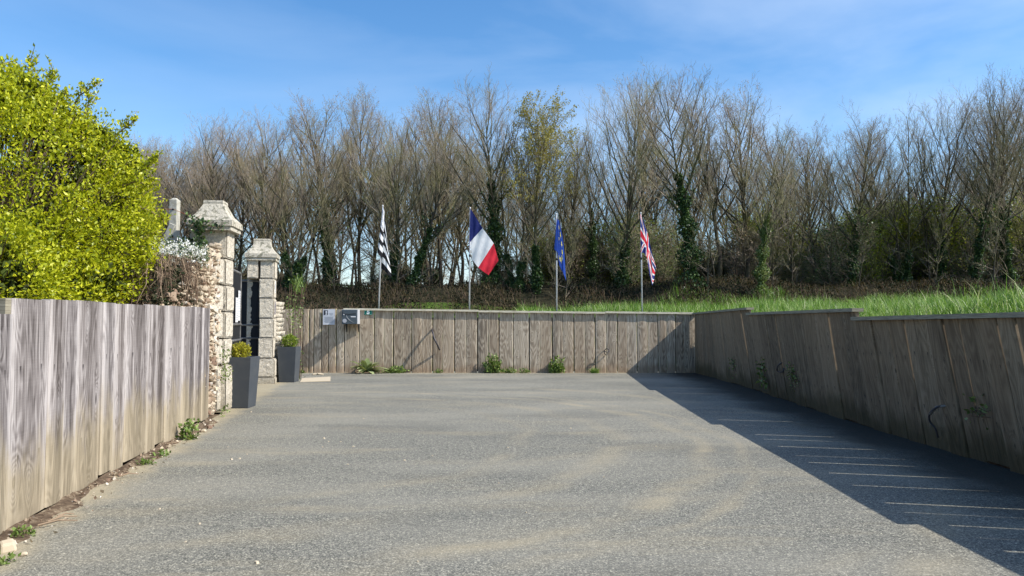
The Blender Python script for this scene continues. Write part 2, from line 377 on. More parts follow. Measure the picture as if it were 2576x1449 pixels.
M['innerleaf'] = leafmat('shaded_leaf', (0.025, 0.035, 0.006), (0.06, 0.085, 0.010), (0.14, 0.17, 0.02), 0.25, 0.7)
M['box'] = leafmat('box_leaf', (0.07, 0.12, 0.015), (0.17, 0.25, 0.03), (0.33, 0.40, 0.06), 0.35)
M['goldbox'] = leafmat('golden_box_leaf', (0.19, 0.19, 0.02), (0.40, 0.38, 0.04), (0.60, 0.56, 0.08), 0.35)
M['weed'] = leafmat('weed_leaf', (0.06, 0.11, 0.02), (0.15, 0.23, 0.05), (0.30, 0.38, 0.13), 0.3)
M['greyleaf'] = leafmat('felted_leaf', (0.11, 0.15, 0.05), (0.21, 0.26, 0.10), (0.42, 0.46, 0.24), 0.2, 0.8)
M['deadgrass'] = leafmat('dead_grass', (0.045, 0.034, 0.018), (0.10, 0.075, 0.04), (0.22, 0.165, 0.09), 0.2, 0.9)
M['petal'] = leafmat('petal', (0.70, 0.70, 0.72), (0.82, 0.82, 0.82), (0.9, 0.9, 0.9), 0.3)
M['bramble'] = leafmat('bramble_leaf', (0.008, 0.013, 0.004), (0.020, 0.030, 0.010), (0.065, 0.050, 0.024), 0.15, 0.95)
n = N('grass_blade', 0.45, 0.4); r = n.attr('rnd')[2]
k = n.ramp(r, [(0, (0.07, 0.15, 0.018)), (0.5, (0.16, 0.29, 0.035)), (0.88, (0.27, 0.40, 0.07)), (1, (0.62, 0.60, 0.36))]); n.col(k); n.translucent(k, 0.35); M['blade'] = n.m
M['dry'] = flat('dry_stalk', (0.30, 0.22, 0.15), 0.9, 0.1, var=0.5, sc=3)
M['drydark'] = flat('dark_dry_stalk', (0.13, 0.09, 0.065), 0.9, 0.1, var=0.5, sc=3)
def granite(name, a, b, lichen, la, rock=1.0):
    n = N(name, 0.9, 0.2); p = n.coord(); q = n.noise(p, 34, 6, 0.75); w = n.noise(p, 130, 2, 0.6)
    c = n.mix(n.mr(q, 0.3, 0.7), a, b); c = n.mix(n.mr(w, 0.55, 0.7, 0, 0.5), c, tuple(x*0.4 for x in a))
    l = n.mr(n.noise(p, 13, 4, 0.6, 0.4), 0.52, 0.58, 0, la); c = n.mix(l, c, lichen)
    z = n.sep(n.pos())[2]; c = n.mix(n.mr(n.math('ADD', z, n.math('MULTIPLY', n.noise(p, 5, 3), 0.2)), 0.1, 0.35, 0.5, 0), c, (0.16, 0.14, 0.09))
    n.col(c); n.bump(n.noise(p, 17, 7, 0.75), 1.0*rock, 0.035); return n.m
M['granite'] = granite('granite', (0.42, 0.37, 0.29), (0.74, 0.67, 0.55), (0.34, 0.30, 0.23), 0.25)
M['capstone'] = granite('cap_granite', (0.36, 0.325, 0.26), (0.62, 0.57, 0.47), (0.16, 0.155, 0.11), 0.8, 0.6)
M['concrete'] = granite('concrete', (0.40, 0.38, 0.32), (0.52, 0.50, 0.43), (0.22, 0.19, 0.12), 0.35, 0.15)
n = N('rubble', 0.95, 0.15); r = n.attr('rnd')[2]; q = n.noise(n.coord(), 18, 6, 0.7)
c = n.ramp(r, [(0, (0.22, 0.14, 0.10)), (0.25, (0.38, 0.29, 0.20)), (0.5, (0.54, 0.45, 0.33)), (0.8, (0.64, 0.55, 0.41)), (1, (0.74, 0.70, 0.62))])
n.col(n.mix(n.mr(q, 0.35, 0.7, 0, 0.6), c, (0.20, 0.14, 0.10))); n.bump(q, 0.9, 0.02); M['rubble'] = n.m
n = N('mortar', 0.95, 0.1); q = n.noise(n.coord(), 22, 5, 0.7); n.col(n.ramp(q, [(0.3, (0.34, 0.26, 0.18)), (0.7, (0.66, 0.57, 0.43))])); n.bump(q, 1, 0.03); M['mortar'] = n.m
n = N('planter_paint', 0.62, 0.3); q = n.noise(n.coord(), 5, 5, 0.6); n.col(n.mix(n.mr(q, 0.45, 0.75, 0, 0.5), (0.050, 0.058, 0.068), (0.085, 0.088, 0.088))); n.bump(n.noise(n.coord(), 300, 2), 0.15, 0.002); M['planter'] = n.m
n = N('black_gate_paint', 0.5, 0.25); q = n.noise(n.scale(n.coord(), (14, 14, 2)), 1, 4, 0.6); n.col(n.mix(n.mr(q, 0.66, 0.76, 0, 0.35), (0.008, 0.009, 0.013), (0.10, 0.10, 0.11))); M['gate'] = n.m
n = N('grey_pipe', 0.45, 0.4); q = n.noise(n.coord(), 9, 4); n.col(n.mix(n.mr(q, 0.4, 0.7), (0.10, 0.10, 0.10), (0.22, 0.21, 0.20))); M['pipe'] = n.m
M['rust'] = flat('rusty_steel', (0.36, 0.11, 0.05), 0.8, 0.2, var=0.4)
M['mailgrey'] = flat('mailbox_paint', (0.075, 0.095, 0.11), 0.4, 0.4)
M['maillight'] = flat('mailbox_side', (0.42, 0.43, 0.45), 0.5, 0.4)
M['white'] = flat('white_plastic', (0.75, 0.75, 0.76), 0.4, 0.4, var=0.05)
M['paper'] = flat('laminated_paper', (0.62, 0.64, 0.68), 0.3, 0.5, var=0.15, sc=8)
M['ink'] = flat('ink', (0.03, 0.035, 0.05), 0.5, 0.3)
M['inkgrey'] = flat('grey_ink', (0.27, 0.30, 0.34), 0.5, 0.3)
M['badge'] = flat('badge_metal', (0.42, 0.43, 0.46), 0.4, 0.5)
M['blackmetal'] = flat('black_metal', (0.015, 0.015, 0.016), 0.5, 0.4)
M['signgreen'] = flat('green_enamel', (0.005, 0.17, 0.12), 0.25, 0.5, var=0.05)
M['signwhite'] = flat('white_enamel', (0.85, 0.9, 0.85), 0.25, 0.5, var=0.03)
M['navy'] = flat('navy_plaque', (0.03, 0.02, 0.08), 0.35, 0.5)
M['alu'] = flat('aluminium_pole', (0.55, 0.56, 0.58), 0.4, 0.5, 0.3, var=0.15)
M['hose'] = flat('black_conduit', (0.05, 0.045, 0.05), 0.5, 0.4)
M['hoselight'] = flat('grey_conduit', (0.20, 0.19, 0.18), 0.5, 0.4)
M['slab'] = flat('pale_board', (0.52, 0.44, 0.32), 0.85, 0.2, var=0.2)
def cloth(name, c):
    n = N(name, 0.75, 0.2); n.col(c); n.translucent(c, 0.45); n.bump(n.noise(n.coord(), 9, 3), 0.5, 0.02); return n.m
M['c_white'] = cloth('white_cloth', (0.90, 0.90, 0.93)); M['c_black'] = cloth('black_cloth', (0.018, 0.018, 0.022))
M['c_navy'] = cloth('navy_cloth', (0.022, 0.032, 0.16)); M['c_red'] = cloth('red_cloth', (0.74, 0.035, 0.06))
M['c_blue'] = cloth('blue_cloth', (0.022, 0.07, 0.36)); M['c_gold'] = cloth('gold_cloth', (0.95, 0.82, 0.08))
M['c_ukblue'] = cloth('deep_blue_cloth', (0.03, 0.04, 0.22))

# ---------------------------------------------------------------- layout of the walls (metres)
BACKY = 17.86
RB = [(-3, 4.02), (5.9, 4.06), (7.5, 4.07), (9.6, 4.14), (13.9, 4.38), (17.86, 4.40), (40, 4.4)]      # right wall foot  x(y)
RT = [(-3, 3.70), (4.3, 3.76), (5.5, 3.82), (8.4, 3.91), (13.2, 4.13), (17.86, 4.40), (40, 4.4)]      # right wall top   x(y)
def lwx(y): return -2.85 - 0.178*(y-4.11)                                                             # left wall foot
def fieldz(x, y):
    k = pl([(-30, 0.20), (0, 0.26), (4, 0.36), (10, 0.62), (20, 0.80), (60, 1.2)], x)
    z = 1.20 + k*max(0, min(1.6, (y-15.0)/12.0)) + 0.012*max(0, x-4.5)*max(0.0, min(1.0, (20-y)/10))
    if y <= 17.9: z += 0.03*math.sin(x*1.3+y)
    # bank and wooded ground beyond
    bz = 2.70 + 0.06*math.sin(x*0.31) + 0.07*math.sin(x*0.83+1) + 0.04*math.sin(x*2.3)
    t = (y-26.4-0.5*math.sin(x*0.6)-0.3*math.sin(x*1.7))/3.2
    if t > 0:
        t = min(t, 1); t = t*t*(3-2*t); z = lerp(z, bz, t)
    if y > 33.5: z = lerp(z, 2.45, min(1, (y-33.5)/6))
    return z
def grid(name, xs, ys, fn, mat):
    V = [fn(x, y) for y in ys for x in xs]; nx = len(xs)
    F = [(j*nx+i, j*nx+i+1, (j+1)*nx+i+1, (j+1)*nx+i) for j in range(len(ys)-1) for i in range(nx-1)]
    me = bpy.data.meshes.new(name); me.from_pydata(V, [], F); me.materials.append(mat)
    me.polygons.foreach_set('use_smooth', [True]*len(F)); return link(name, me)
xs = sorted(set([round(-60+2*i, 2) for i in range(81)] + [-300, -150, 150, 300]))
ys = [18.02, 18.3, 19, 20, 21, 22, 23, 24, 25, 26, 27, 27.4, 27.8, 28.2, 28.6, 29, 29.5, 30, 31, 32, 33, 34, 36, 38, 42, 50, 65, 90, 150, 300, 900]
o = grid('field', xs, [y for y in ys if y <= 27.4], lambda x, y: (x, y, fieldz(x, y)), M['meadow']); tag(o, kind='structure')
o = grid('woodland_ground', xs, [y for y in ys if y >= 27.4], lambda x, y: (x, y, fieldz(x, y) + (0.06*math.sin(x*2.1+y) if y < 60 else 0)), M['floor']); tag(o, kind='structure')
def rightf(s, y):
    x = pl(RB, y) + s
    z = fieldz(x, y)
    z = lerp(0.50, z, max(0, min(1, (s-0.10)/0.62)))
    return (x, y, z)
o = grid('meadow', [0.10, 0.25, 0.4, 0.55, 0.72, 1, 1.5, 2.5, 4, 6, 9, 13, 18, 25, 40, 80, 200], [-40, -20, -10, -5, -2, 0] + [1+0.5*i for i in range(34)] + [17.98, 18.02], rightf, M['meadow']); tag(o, kind='structure')
def leftf(s, y):
    x = lwx(min(y, 10.0)) - s
    if y > 10.2: z = -0.02
    else:
        z = pl([(0.0, 0.9), (0.15, 1.15), (0.5, 1.55), (1.2, 1.75), (4, 1.6), (40, 1.6)], s)
        z = lerp(min(z, 1.12), z, max(0, min(1, (y-7.4)/0.8)))
    return (x, y, z)
o = grid('garden_ground', [0.06, 0.15, 0.3, 0.5, 0.8, 1.2, 2, 4, 8, 40, 150], [-40, -10, 0, 2, 4, 5, 6, 7, 8, 9, 10.0, 10.3, 10.31, 14, 17.9, 18.02], leftf, M['soil']); tag(o, kind='structure')
mb = MB(); mb.face([(-400, -400, -0.03), (400, -400, -0.03), (400, 18.02, -0.03), (-400, 18.02, -0.03)]); tag(mb.obj('ground', M['soil']), kind='structure')
# driveway
mb = MB(); yy = [-40, -3, 0, 2, 4, 6, 8, 10, 10.02, 12, 14, 16, 17.9]
for a, b in zip(yy, yy[1:]):
    la, lb = (lwx(a)+0.02, lwx(b)+0.02) if a < 10 else (-8.0, -8.0)
    mb.face([(la, a, 0), (pl(RB, a)+0.02, a, 0), (pl(RB, b)+0.02, b, 0), (lb, b, 0)])
tag(mb.obj('driveway', M['asphalt']), kind='structure')

# ---------------------------------------------------------------- sleeper walls
def board(mb, att, b0, b1, t0, t1, n0, th, g0, g1, rnd, cup=0.0, push=0.0):
    """one upright board between foot points b0-b1 and head points t0-t1; n0 points back into the soil"""
    b0, b1, t0, t1 = map(Vector, (b0, b1, t0, t1)); n0 = Vector(n0)
    eb = (b1-b0); wb = eb.length; eb.normalize(); et = (t1-t0); wt = et.length; et.normalize()
    c = 0.008; w = wb
    prof = lambda w: [(g0, th, 0), (g0, c+push, 0.02), (g0+c, push, 0.05), (w*0.28, push-cup*0.8, 0.28), (w*0.5, push-cup, 0.5), (w*0.72, push-cup*0.8, 0.72), (w-g1-c, push, 0.95), (w-g1, c+push, 0.98), (w-g1, th, 1)]
    pb = prof(wb); pt = prof(wt); n = len(mb.v); k = len(pb); hgt = (t0-b0).length
    for (P, o_, e, hv) in ((pb, b0, eb, 0.0), (pt, t0, et, hgt)):
        for a, d, ac in P:
            mb.v.append(tuple(o_ + e*a + n0*d)); att.append((a + rnd*3.7, hv, ac, rnd))
    for i in range(k-1): mb.f.append((n+i, n+i+1, n+k+i+1, n+k+i)); mb.m.append(0)
    mb.f.append(tuple(n+k+i for i in range(k))); mb.m.append(0); mb.f.append(tuple(n+i for i in range(k-1, -1, -1))); mb.m.append(0)
    mb.f.append((n+k-1, n, n+k, n+2*k-1)); mb.m.append(0)
def wood_obj(mb, att, name, mat, parent):
    me = mb.mesh(name, mat); A = np.array(att, dtype=np.float32)
    for nm, c in (('ac', 2), ('rnd', 3)):
        a = me.attributes.new(nm, 'FLOAT', 'POINT'); a.data.foreach_set('value', A[:, c].copy())
    uvl = me.uv_layers.new(name='UVMap'); li = np.zeros(len(me.loops), dtype=np.int32); me.loops.foreach_get('vertex_index', li)
    uvl.data.foreach_set('uv', A[li][:, :2].ravel()); return link(name, me, parent)
RR = random.Random(5)
# left wall
LW = empty('timber_wall', (lwx(6), 6, 0)); tag(LW, 'silver grey upright board wall with clay stained foot along the left edge of the drive', 'wall')
def lrel(p): return (p[0]-LW.location.x, p[1]-LW.location.y, p[2])
joints = []
for xpix in (30, 125, 165, 200, 262, 292, 320, 375, 398, 420, 460, 479, 495, 512, 529):
    t = (xpix-1288)/FPX; joints.append((-2.85+0.178*4.11)/(t+0.178))
joints = [j*1.0 for j in joints]
front = list(joints)
while front[0] > 0.4: front.insert(0, front[0]-RR.uniform(0.42, 0.52))
mb = MB(); att = []; nl = Vector((-1, -0.178, 0)).normalized()
for i, (a, b) in enumerate(zip(front, front[1:])):
    major = (i % 2 == 0); sec = 0 if a < 4.24 else 1
    zt = (1.345 + 0.008*(a-4.2)) if sec else 1.245
    zt2 = zt + RR.uniform(-0.006, 0.006); foot = RR.choice((0.0, 0.015, 0.03, 0.045, 0.06))
    ps = RR.uniform(-0.012, 0.012); gp = 0.0035 if major else 0.0015
    board(mb, att, lrel((lwx(b), b, foot)), lrel((lwx(a), a, foot)), lrel((lwx(b), b, zt2)), lrel((lwx(a), a, zt2)), nl, 0.05, gp, gp, RR.random(), RR.uniform(0.004, 0.022), ps)
# faces wound for +x side
mb.f = [tuple(reversed(f)) for f in mb.f]
wood_obj(mb, att, 'board_panel', M['wood_left'], LW)
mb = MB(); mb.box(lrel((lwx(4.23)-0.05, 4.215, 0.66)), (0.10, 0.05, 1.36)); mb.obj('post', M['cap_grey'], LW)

# back wall
BW = empty('timber_wall', (0, BACKY, 0)); tag(BW, 'brown grey upright board wall with cap rail across the far end of the drive', 'wall')
c4 = lambda x: 670.8 + x*0.18516
c5 = lambda x: 1140.4 + x*0.2604
jp = [(c4(20), 0), (c4(75), 1), (c4(155), 1), (c4(345), 1), (c4(485), 1), (c4(573), 1), (c4(640), 1), (c4(740), 1), (c4(840), 1), (c4(945), 1), (c4(1055), 1), (c4(1255), 1), (c4(1460), 1), (c4(1595), 0), (c4(1722), 2), (c4(1845), 0), (c4(1968), 1), (c4(2110), 0), (c4(2255), 2), (c4(2390), 0),
      (c5(12), 2), (c5(125), 0), (c5(235), 2), (c5(338), 0), (c5(440), 2), (c5(580), 1), (c5(733), 2), (c5(838), 0), (c5(955), 2), (c5(1060), 0), (c5(1165), 2), (c5(1272), 0), (c5(1370), 2), (c5(1478), 0), (c5(1585), 1), (c5(1680), 0), (c5(1775), 1), (c5(1880), 0), (c5(1978), 1), (c5(2062), 0), (c5(2147), 1), (c5(2228), 0), (c5(2350), 1)]
mb = MB(); att = []
ZT = lambda X: pl([(-6, 1.545), (-4.1, 1.54), (4.4, 1.435)], X)
gapw = {0: 0.0015, 1: 0.008, 2: 0.013}
jx = [(at(p, 860, BACKY).x, k) for p, k in jp]
pushprev = 0
for i, ((a, ka), (b, kb)) in enumerate(zip(jx, jx[1:])):
    if ka == 0: ps = pushprev
    else: ps = RR.uniform(-0.005, 0.005)
    pushprev = ps
    left = a < -4.15; zt = ZT((a+b)/2) + (RR.uniform(-0.03, 0.012) if left else -0.03)
    board(mb, att, (a, 0, RR.uniform(-0.02, 0.005)), (b, 0, RR.uniform(-0.02, 0.005)), (a + RR.uniform(-0.004, 0.004), 0, zt), (b, 0, zt), (0, 1, 0), 0.05, gapw[ka], gapw[kb], RR.random(), RR.uniform(-0.004, 0.008), ps)
mb.f = [tuple(reversed(f)) for f in mb.f]
wood_obj(mb, att, 'board_panel', M['wood_back'], BW)
mb = MB()                                                             # dark backing boards seen through the joints
mb.box((-0.9, 0.075, 0.68), (11.2, 0.03, 1.3)); mb.obj('backing', M['drydark'], BW)
for a, b, dz in ((865, 1203, 0.0), (1203.5, 1522, -0.012), (1522.5, 1742, 0.002)):
    xa, xb = at(a, 780, BACKY).x, at(b, 780, BACKY).x; mb = MB(); nseg = 6
    for i in range(nseg):
        x0, x1 = lerp(xa, xb, i/nseg), lerp(xa, xb, (i+1)/nseg); z0, z1 = ZT(x0)-0.03+dz, ZT(x1)-0.03+dz
        v = [(x, y, z) for x, zz in ((x0, z0), (x1, z1)) for (y, z) in ((-0.055, zz), (0.09, zz), (0.09, zz+0.045), (-0.055, zz+0.045))]
        n_ = len(mb.v); mb.v += v; 
        for k in range(4): mb.f.append((n_+k, n_+(k+1) % 4, n_+4+(k+1) % 4, n_+4+k)); mb.m.append(0)
        if i == 0: mb.f.append((n_+3, n_+2, n_+1, n_)); mb.m.append(0)
        if i == nseg-1: mb.f.append((n_+4, n_+5, n_+6, n_+7)); mb.m.append(0)
    mb.obj('cap_rail', M['cap'], BW)

# right wall, leaning towards the drive
RW = empty('timber_wall', (4.2, 10, 0)); tag(RW, 'shaded leaning board wall with stepped cap rail along the right side of the drive', 'wall')
def topY(px, z):          # depth of the head of the wall where it crosses picture column px
    y = 10.0
    for _ in range(30): y = pl(RT, y)*FPX/(px-1288)
    return y
c8 = lambda x: 1744 + x*0.3704
seqs = [[(0, 0), (25, 1), (52, 0), (75, 1), (98, 0), (120, 1), (150, 1), (178, 2), (200, 0), (222, 1), (248, 0), (270, 1), (317, 3), (376, 1)],
        [(376, 1), (430, 2), (485, 0), (545, 1), (608, 1), (670, 0), (735, 1), (820, 2), (912, 1), (993, 3), (1100, 1)],
        [(1100, 1), (1200, 0), (1310, 3), (1415, 2), (1575, 3), (1680, 0), (1780, 2), (1935, 3), (2050, 0), (2175, 3), (2290, 1)]]
RG2 = {0: 0.001, 1: 0.0035, 2: 0.0075, 3: 0.0125}
secs = []
for k, sq in enumerate(seqs): secs.append([(topY(c8(x), 1.4), g) for x, g in sq])
secs[0][0] = (17.82, 1)
last = secs[2][-1][0]
ex = [(last, 1)]; i = 0
while ex[-1][0] > 4.3: ex.append((ex[-1][0]-RR.uniform(0.24, 0.30), (2, 1, 3, 1)[i % 4])); i += 1
secs[2] = secs[2][:-1] + ex; ex = [(secs[2][-1][0], 1)]; i = 0
while ex[-1][0] > 0.5: ex.append((ex[-1][0]-RR.uniform(0.24, 0.30), (1, 3, 1, 2)[i % 4])); i += 1
secs.append(ex)
ztops = [((17.86, 1.40), (13.0, 1.425)), ((13.3, 1.335), (8.3, 1.325)), ((8.5, 1.225), (4.2, 1.245)), ((4.3, 1.13), (0, 1.14))]
mb = MB(); att = []; nrv = (1, 0, 0.1)
def rrel(p): return (p[0]-4.2, p[1]-10, p[2])
for sc_, (za, zb) in zip(secs, ztops):
    for (a, ga), (b, gb) in zip(sc_, sc_[1:]):
        ta = lerp(za[1], zb[1], (a-za[0])/(zb[0]-za[0])); tb = lerp(za[1], zb[1], (b-za[0])/(zb[0]-za[0]))
        ps = RR.uniform(-0.012, 0.014); sk = RR.uniform(-0.010, 0.010) if ga >= 2 or gb >= 2 else 0
        foot = RR.uniform(-0.02, 0.02)
        board(mb, att, rrel((pl(RB, a), a, foot)), rrel((pl(RB, b), b, foot)), rrel((pl(RT, a), a+min(sk, 0), ta)), rrel((pl(RT, b), b+max(sk, 0), tb)), nrv, 0.04, RG2[ga], RG2[gb], RR.random(), RR.uniform(-0.003, 0.007), ps)
mb.f = [tuple(reversed(f)) for f in mb.f]
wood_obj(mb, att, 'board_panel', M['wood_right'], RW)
for sc_, (za, zb) in zip(secs, ztops):
    mb = MB(); y0 = sc_[0][0]+0.03; y1 = sc_[-1][0]-0.02; nseg = 8
    for i in range(nseg):
        ya, yb = lerp(y0, y1, i/nseg), lerp(y0, y1, (i+1)/nseg); n_ = len(mb.v)
        for y in (ya, yb):
            z = lerp(za[1], zb[1], (y-za[0])/(zb[0]-za[0])) + 0.002; x = pl(RT, y)
            mb.v += [rrel((x-0.045, y, z)), rrel((x+0.085, y, z)), rrel((x+0.085, y, z+0.04)), rrel((x-0.045, y, z+0.04))]
        for k in range(4): mb.f.append((n_+k, n_+4+k, n_+4+(k+1) % 4, n_+(k+1) % 4)); mb.m.append(0)
        if i == 0: mb.f.append((n_, n_+1, n_+2, n_+3)); mb.m.append(0)
        if i == nseg-1: mb.f.append((n_+7, n_+6, n_+5, n_+4)); mb.m.append(0)
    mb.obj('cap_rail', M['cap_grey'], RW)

# ---------------------------------------------------------------- gate pillars
def rocky(mb, lo, hi, amp=0.012, ch=0.018, step=0.045, seed=0):
    """quarry-faced block: chamfered box with a lumpy face"""
    lo = Vector(lo); hi = Vector(hi); d = hi-lo; rr = random.Random(seed)
    import mathutils.noise as mn
    def pt(p):
        c = (lo+hi)/2; e = [min(abs(p[i]-lo[i]), abs(hi[i]-p[i])) for i in range(3)]
        return p
    for ax in range(3):
        u, v = [(1, 2), (0, 2), (0, 1)][ax]
        nu = max(2, int(d[u]/step)); nv = max(2, int(d[v]/step))
        for side in (0, 1):
            n_ = len(mb.v)
            for j in range(nv+1):
                for i in range(nu+1):
                    p = [0, 0, 0]; fu, fv = i/nu, j/nv
                    p[u] = lo[u]+d[u]*fu; p[v] = lo[v]+d[v]*fv; p[ax] = hi[ax] if side else lo[ax]
                    edge = (i in (0, nu)) or (j in (0, nv)); s = 1 if side else -1
                    if edge:
                        p[ax] -= s*ch
                        # pull the rim in so neighbouring faces meet on a chamfer line
                        if i == 0: p[u] += 0
                        q = Vector(p)
                    else:
                        nz = mn.noise(Vector(p)*16+Vector((seed, 0, 0))) + 0.6*mn.noise(Vector(p)*38)
                        p[ax] += s*amp*nz; q = Vector(p)
                    if edge:
                        for w_, f_, nn in ((u, i, nu), (v, j, nv)):
                            if f_ == 0: q[w_] = lo[w_]+ch
                            elif f_ == nn: q[w_] = hi[w_]-ch
                        q[ax] = (hi[ax] if side else lo[ax])
                    mb.v.append(tuple(q))
            for j in range(nv):
                for i in range(nu):
                    a = n_+j*(nu+1)+i; f = (a, a+1, a+nu+2, a+nu+1)
                    if (side == 1) == (ax == 1): f = tuple(reversed(f))
                    mb.f.append(f); mb.m.append(0)
    # chamfer strips: slightly smaller dark core fills behind them
    mb.box((lo+hi)/2, (d.x-ch*1.15, d.y-ch*1.15, d.z-0.3*ch))
def capstone(mb, cx, cy, hw, hd, z0, z1, tw, td):
    rings = [(hw, hd, z0), (hw, hd, z0+0.075), (hw*0.86, hd*0.86, z0+0.115), (hw*0.68, hd*0.68, z0+0.18), (hw*0.54, hd*0.54, z0+0.26), (tw*1.04, td*1.04, z1-0.045), (tw*1.08, td*1.08, z1-0.03), (tw*1.03, td*1.03, z1)]
    import mathutils.noise as mn
    n_ = len(mb.v); K = 6
    for a, b, z in rings:
        ring = []
        for (sx, sy, ex, ey) in ((-1, -1, 1, -1), (1, -1, 1, 1), (1, 1, -1, 1), (-1, 1, -1, -1)):
            for k in range(K): ring.append((lerp(sx, ex, k/K)*a, lerp(sy, ey, k/K)*b))
        for x, y in ring:
            q = mn.noise(Vector((x, y, z))*9)*0.010; mb.v.append((cx+x*(1+q), cy+y*(1+q), z+q))
    m = 4*K
    for r in range(len(rings)-1):
        for k in range(m): mb.f.append((n_+r*m+k, n_+r*m+(k+1) % m, n_+(r+1)*m+(k+1) % m, n_+(r+1)*m+k)); mb.m.append(0)
    mb.f.append(tuple(n_+(len(rings)-1)*m+k for k in range(m))); mb.m.append(0)
    mb.f.append(tuple(n_+k for k in range(m-1, -1, -1))); mb.m.append(0)
    mb.box((cx, cy, z0-0.03), (hw*1.86, hd*1.86, 0.062))

# near pillar
P1 = empty('gate_pillar', (-3.93, 10.16, 0)); tag(P1, 'nearer and taller looking granite gate pillar with ivy under its flared lichened cap', 'pillar', 'granite gate pillars')
def prel(P, p): return (p[0]-P.location.x, p[1]-P.location.y, p[2])
mb = MB(); zz = [0.62, 0.985, 1.355, 1.72, 2.09, 2.50]
for i, (a, b) in enumerate(zip(zz, zz[1:])):
    j = 0.008*((i*37) % 3-1); top = (i == 4)
    rocky(mb, prel(P1, (-4.42 if not top else -4.44, 10.16+j, a+0.006)), prel(P1, (-3.935+j, 10.56, b-0.006)), 0.014, 0.020, seed=i*3)
mb.obj('shaft', M['granite'], P1)
mb = MB(); rocky(mb, prel(P1, (-4.46, 10.10, 0.0)), prel(P1, (-3.90, 10.60, 0.615)), 0.014, 0.022, seed=21); mb.obj('plinth', M['granite'], P1)
mb = MB(); capstone(mb, *prel(P1, (-4.14, 10.33, 0))[:2], 0.30, 0.28, 2.53, 2.90, 0.125, 0.115); mb.obj('cap', M['capstone'], P1)
# far pillar
P2 = empty('gate_pillar', (-4.73, 14.7, 0)); tag(P2, 'farther granite gate pillar with clean flared cap, navy plaque on its sunny side', 'pillar', 'granite gate pillars')
mb = MB(); zz = [0.50, 0.90, 1.29, 1.69, 2.08, 2.465]
for i, (a, b) in enumerate(zip(zz, zz[1:])):
    j = 0.006*((i*29) % 3-1)
    rocky(mb, prel(P2, (-5.02+j, 14.70+j, a+0.005)), prel(P2, (-4.735+j, 15.15, b-0.005)), 0.012, 0.018, seed=40+i)
rocky(mb, prel(P2, (-5.26, 14.70, 2.085)), prel(P2, (-5.035, 15.15, 2.46)), 0.012, 0.018, seed=60)
rocky(mb, prel(P2, (-5.30, 15.0, 0.0)), prel(P2, (-5.04, 15.2, 2.46)), 0.01, 0.018, seed=61)
mb.obj('shaft', M['granite'], P2)
mb = MB(); rocky(mb, prel(P2, (-5.05, 14.64, 0.13)), prel(P2, (-4.70, 15.2, 0.49)), 0.012, 0.02, seed=70); rocky(mb, prel(P2, (-5.06, 14.63, -0.05)), prel(P2, (-4.69, 15.2, 0.125)), 0.012, 0.02, seed=71)
mb.obj('plinth', M['granite'], P2)
mb = MB(); capstone(mb, *prel(P2, (-4.99, 14.92, 0))[:2], 0.305, 0.285, 2.50, 2.885, 0.15, 0.13); mb.obj('cap', M['capstone'], P2)
P1.rotation_euler.z = 0.10; P2.rotation_euler.z = 0.20
# plaque and small fixture on its sunny side
pq = empty('plaque', (-4.774, 14.9, 1.5), 0.20); tag(pq, 'small navy plaque screwed to the sunny side of the far gate pillar', 'plaque')
mb = MB(); mb.box((0, 0, 0), (0.008, 0.15, 0.26)); mb.obj('plate', M['navy'], pq)
mb = MB()
for k in range(6): mb.box((0.0055, 0, 0.09-k*0.035), (0.002, 0.09+0.02*(k % 2), 0.008))
mb.obj('lettering', M['inkgrey'], pq)
nb = empty('house_plate', (-4.776, 14.9, 1.92), 0.20); tag(nb, 'narrow white plate with faint grey marks high on the far gate pillar', 'plaque')
mb = MB(); mb.box((0, 0, 0), (0.007, 0.10, 0.24)); mb.obj('plate', M['white'], nb)
mb = MB(); mb.box((0.005, 0, 0.06), (0.002, 0.04, 0.02)); mb.box((0.005, 0, -0.0), (0.002, 0.02, 0.10)); mb.box((0.005, 0, -0.08), (0.002, 0.05, 0.02)); mb.obj('lettering', M['inkgrey'], nb)

# gate leaves
def gate_leaf(p0, p1, h, label, frame=True):
    p0 = Vector(p0); p1 = Vector(p1); d = p1-p0; w = d.length; a = math.atan2(d.y, d.x)
    g = empty('gate_leaf', p0, a); tag(g, label, 'gate', 'black metal gate leaves')
    mb = MB(); mb.box((w/2, 0, h/2+0.03), (w-0.08, 0.012, h-0.08)); 
    for z0, z1 in ((0.12, h*0.40), (h*0.46, h*0.52), (h*0.57, h-0.1)):
        for x0, x1 in ((0.1, w/2-0.05), (w/2+0.05, w-0.1)):
            mb.box(((x0+x1)/2, -0.009, (z0+z1)/2+0.03), (x1-x0, 0.006, z1-z0))
    mb.obj('sheet', M['gate'], g, bevel=0.002)
    mb = MB(); r = 0.10; pts = [(0.02, 0, 0.03), (0.02, 0, h-r)] + [(0.02+r-r*math.cos(t*math.pi/8), 0, h-r+r*math.sin(t*math.pi/8)) for t in range(1, 5)] + [(w-0.02-r, 0, h)] + [(w-0.02-r+r*math.sin(t*math.pi/8), 0, h-r+r*math.cos(t*math.pi/8)) for t in range(1, 5)] + [(w-0.02, 0, 0.03)]
    mb.tube(pts, 0.024, 8)
    mb.obj('frame', M['pipe'], g, smooth=True)
    for z in (h*0.42, h*0.55):
        mb = MB(); mb.tube([(0.03, -0.02, z+0.03), (w-0.03, -0.02, z+0.03)], 0.02, 8); mb.obj('rail', M['pipe'], g, smooth=True)
    return g, w
ga, w = gate_leaf((-5.04, 14.90, 0), (-6.7, 14.98, 0), 2.05, 'far gate leaf swung open beside the far pillar, facing the drive, rusty hinge')
for ch in ga.children: pass
ga.rotation_euler.z += 0
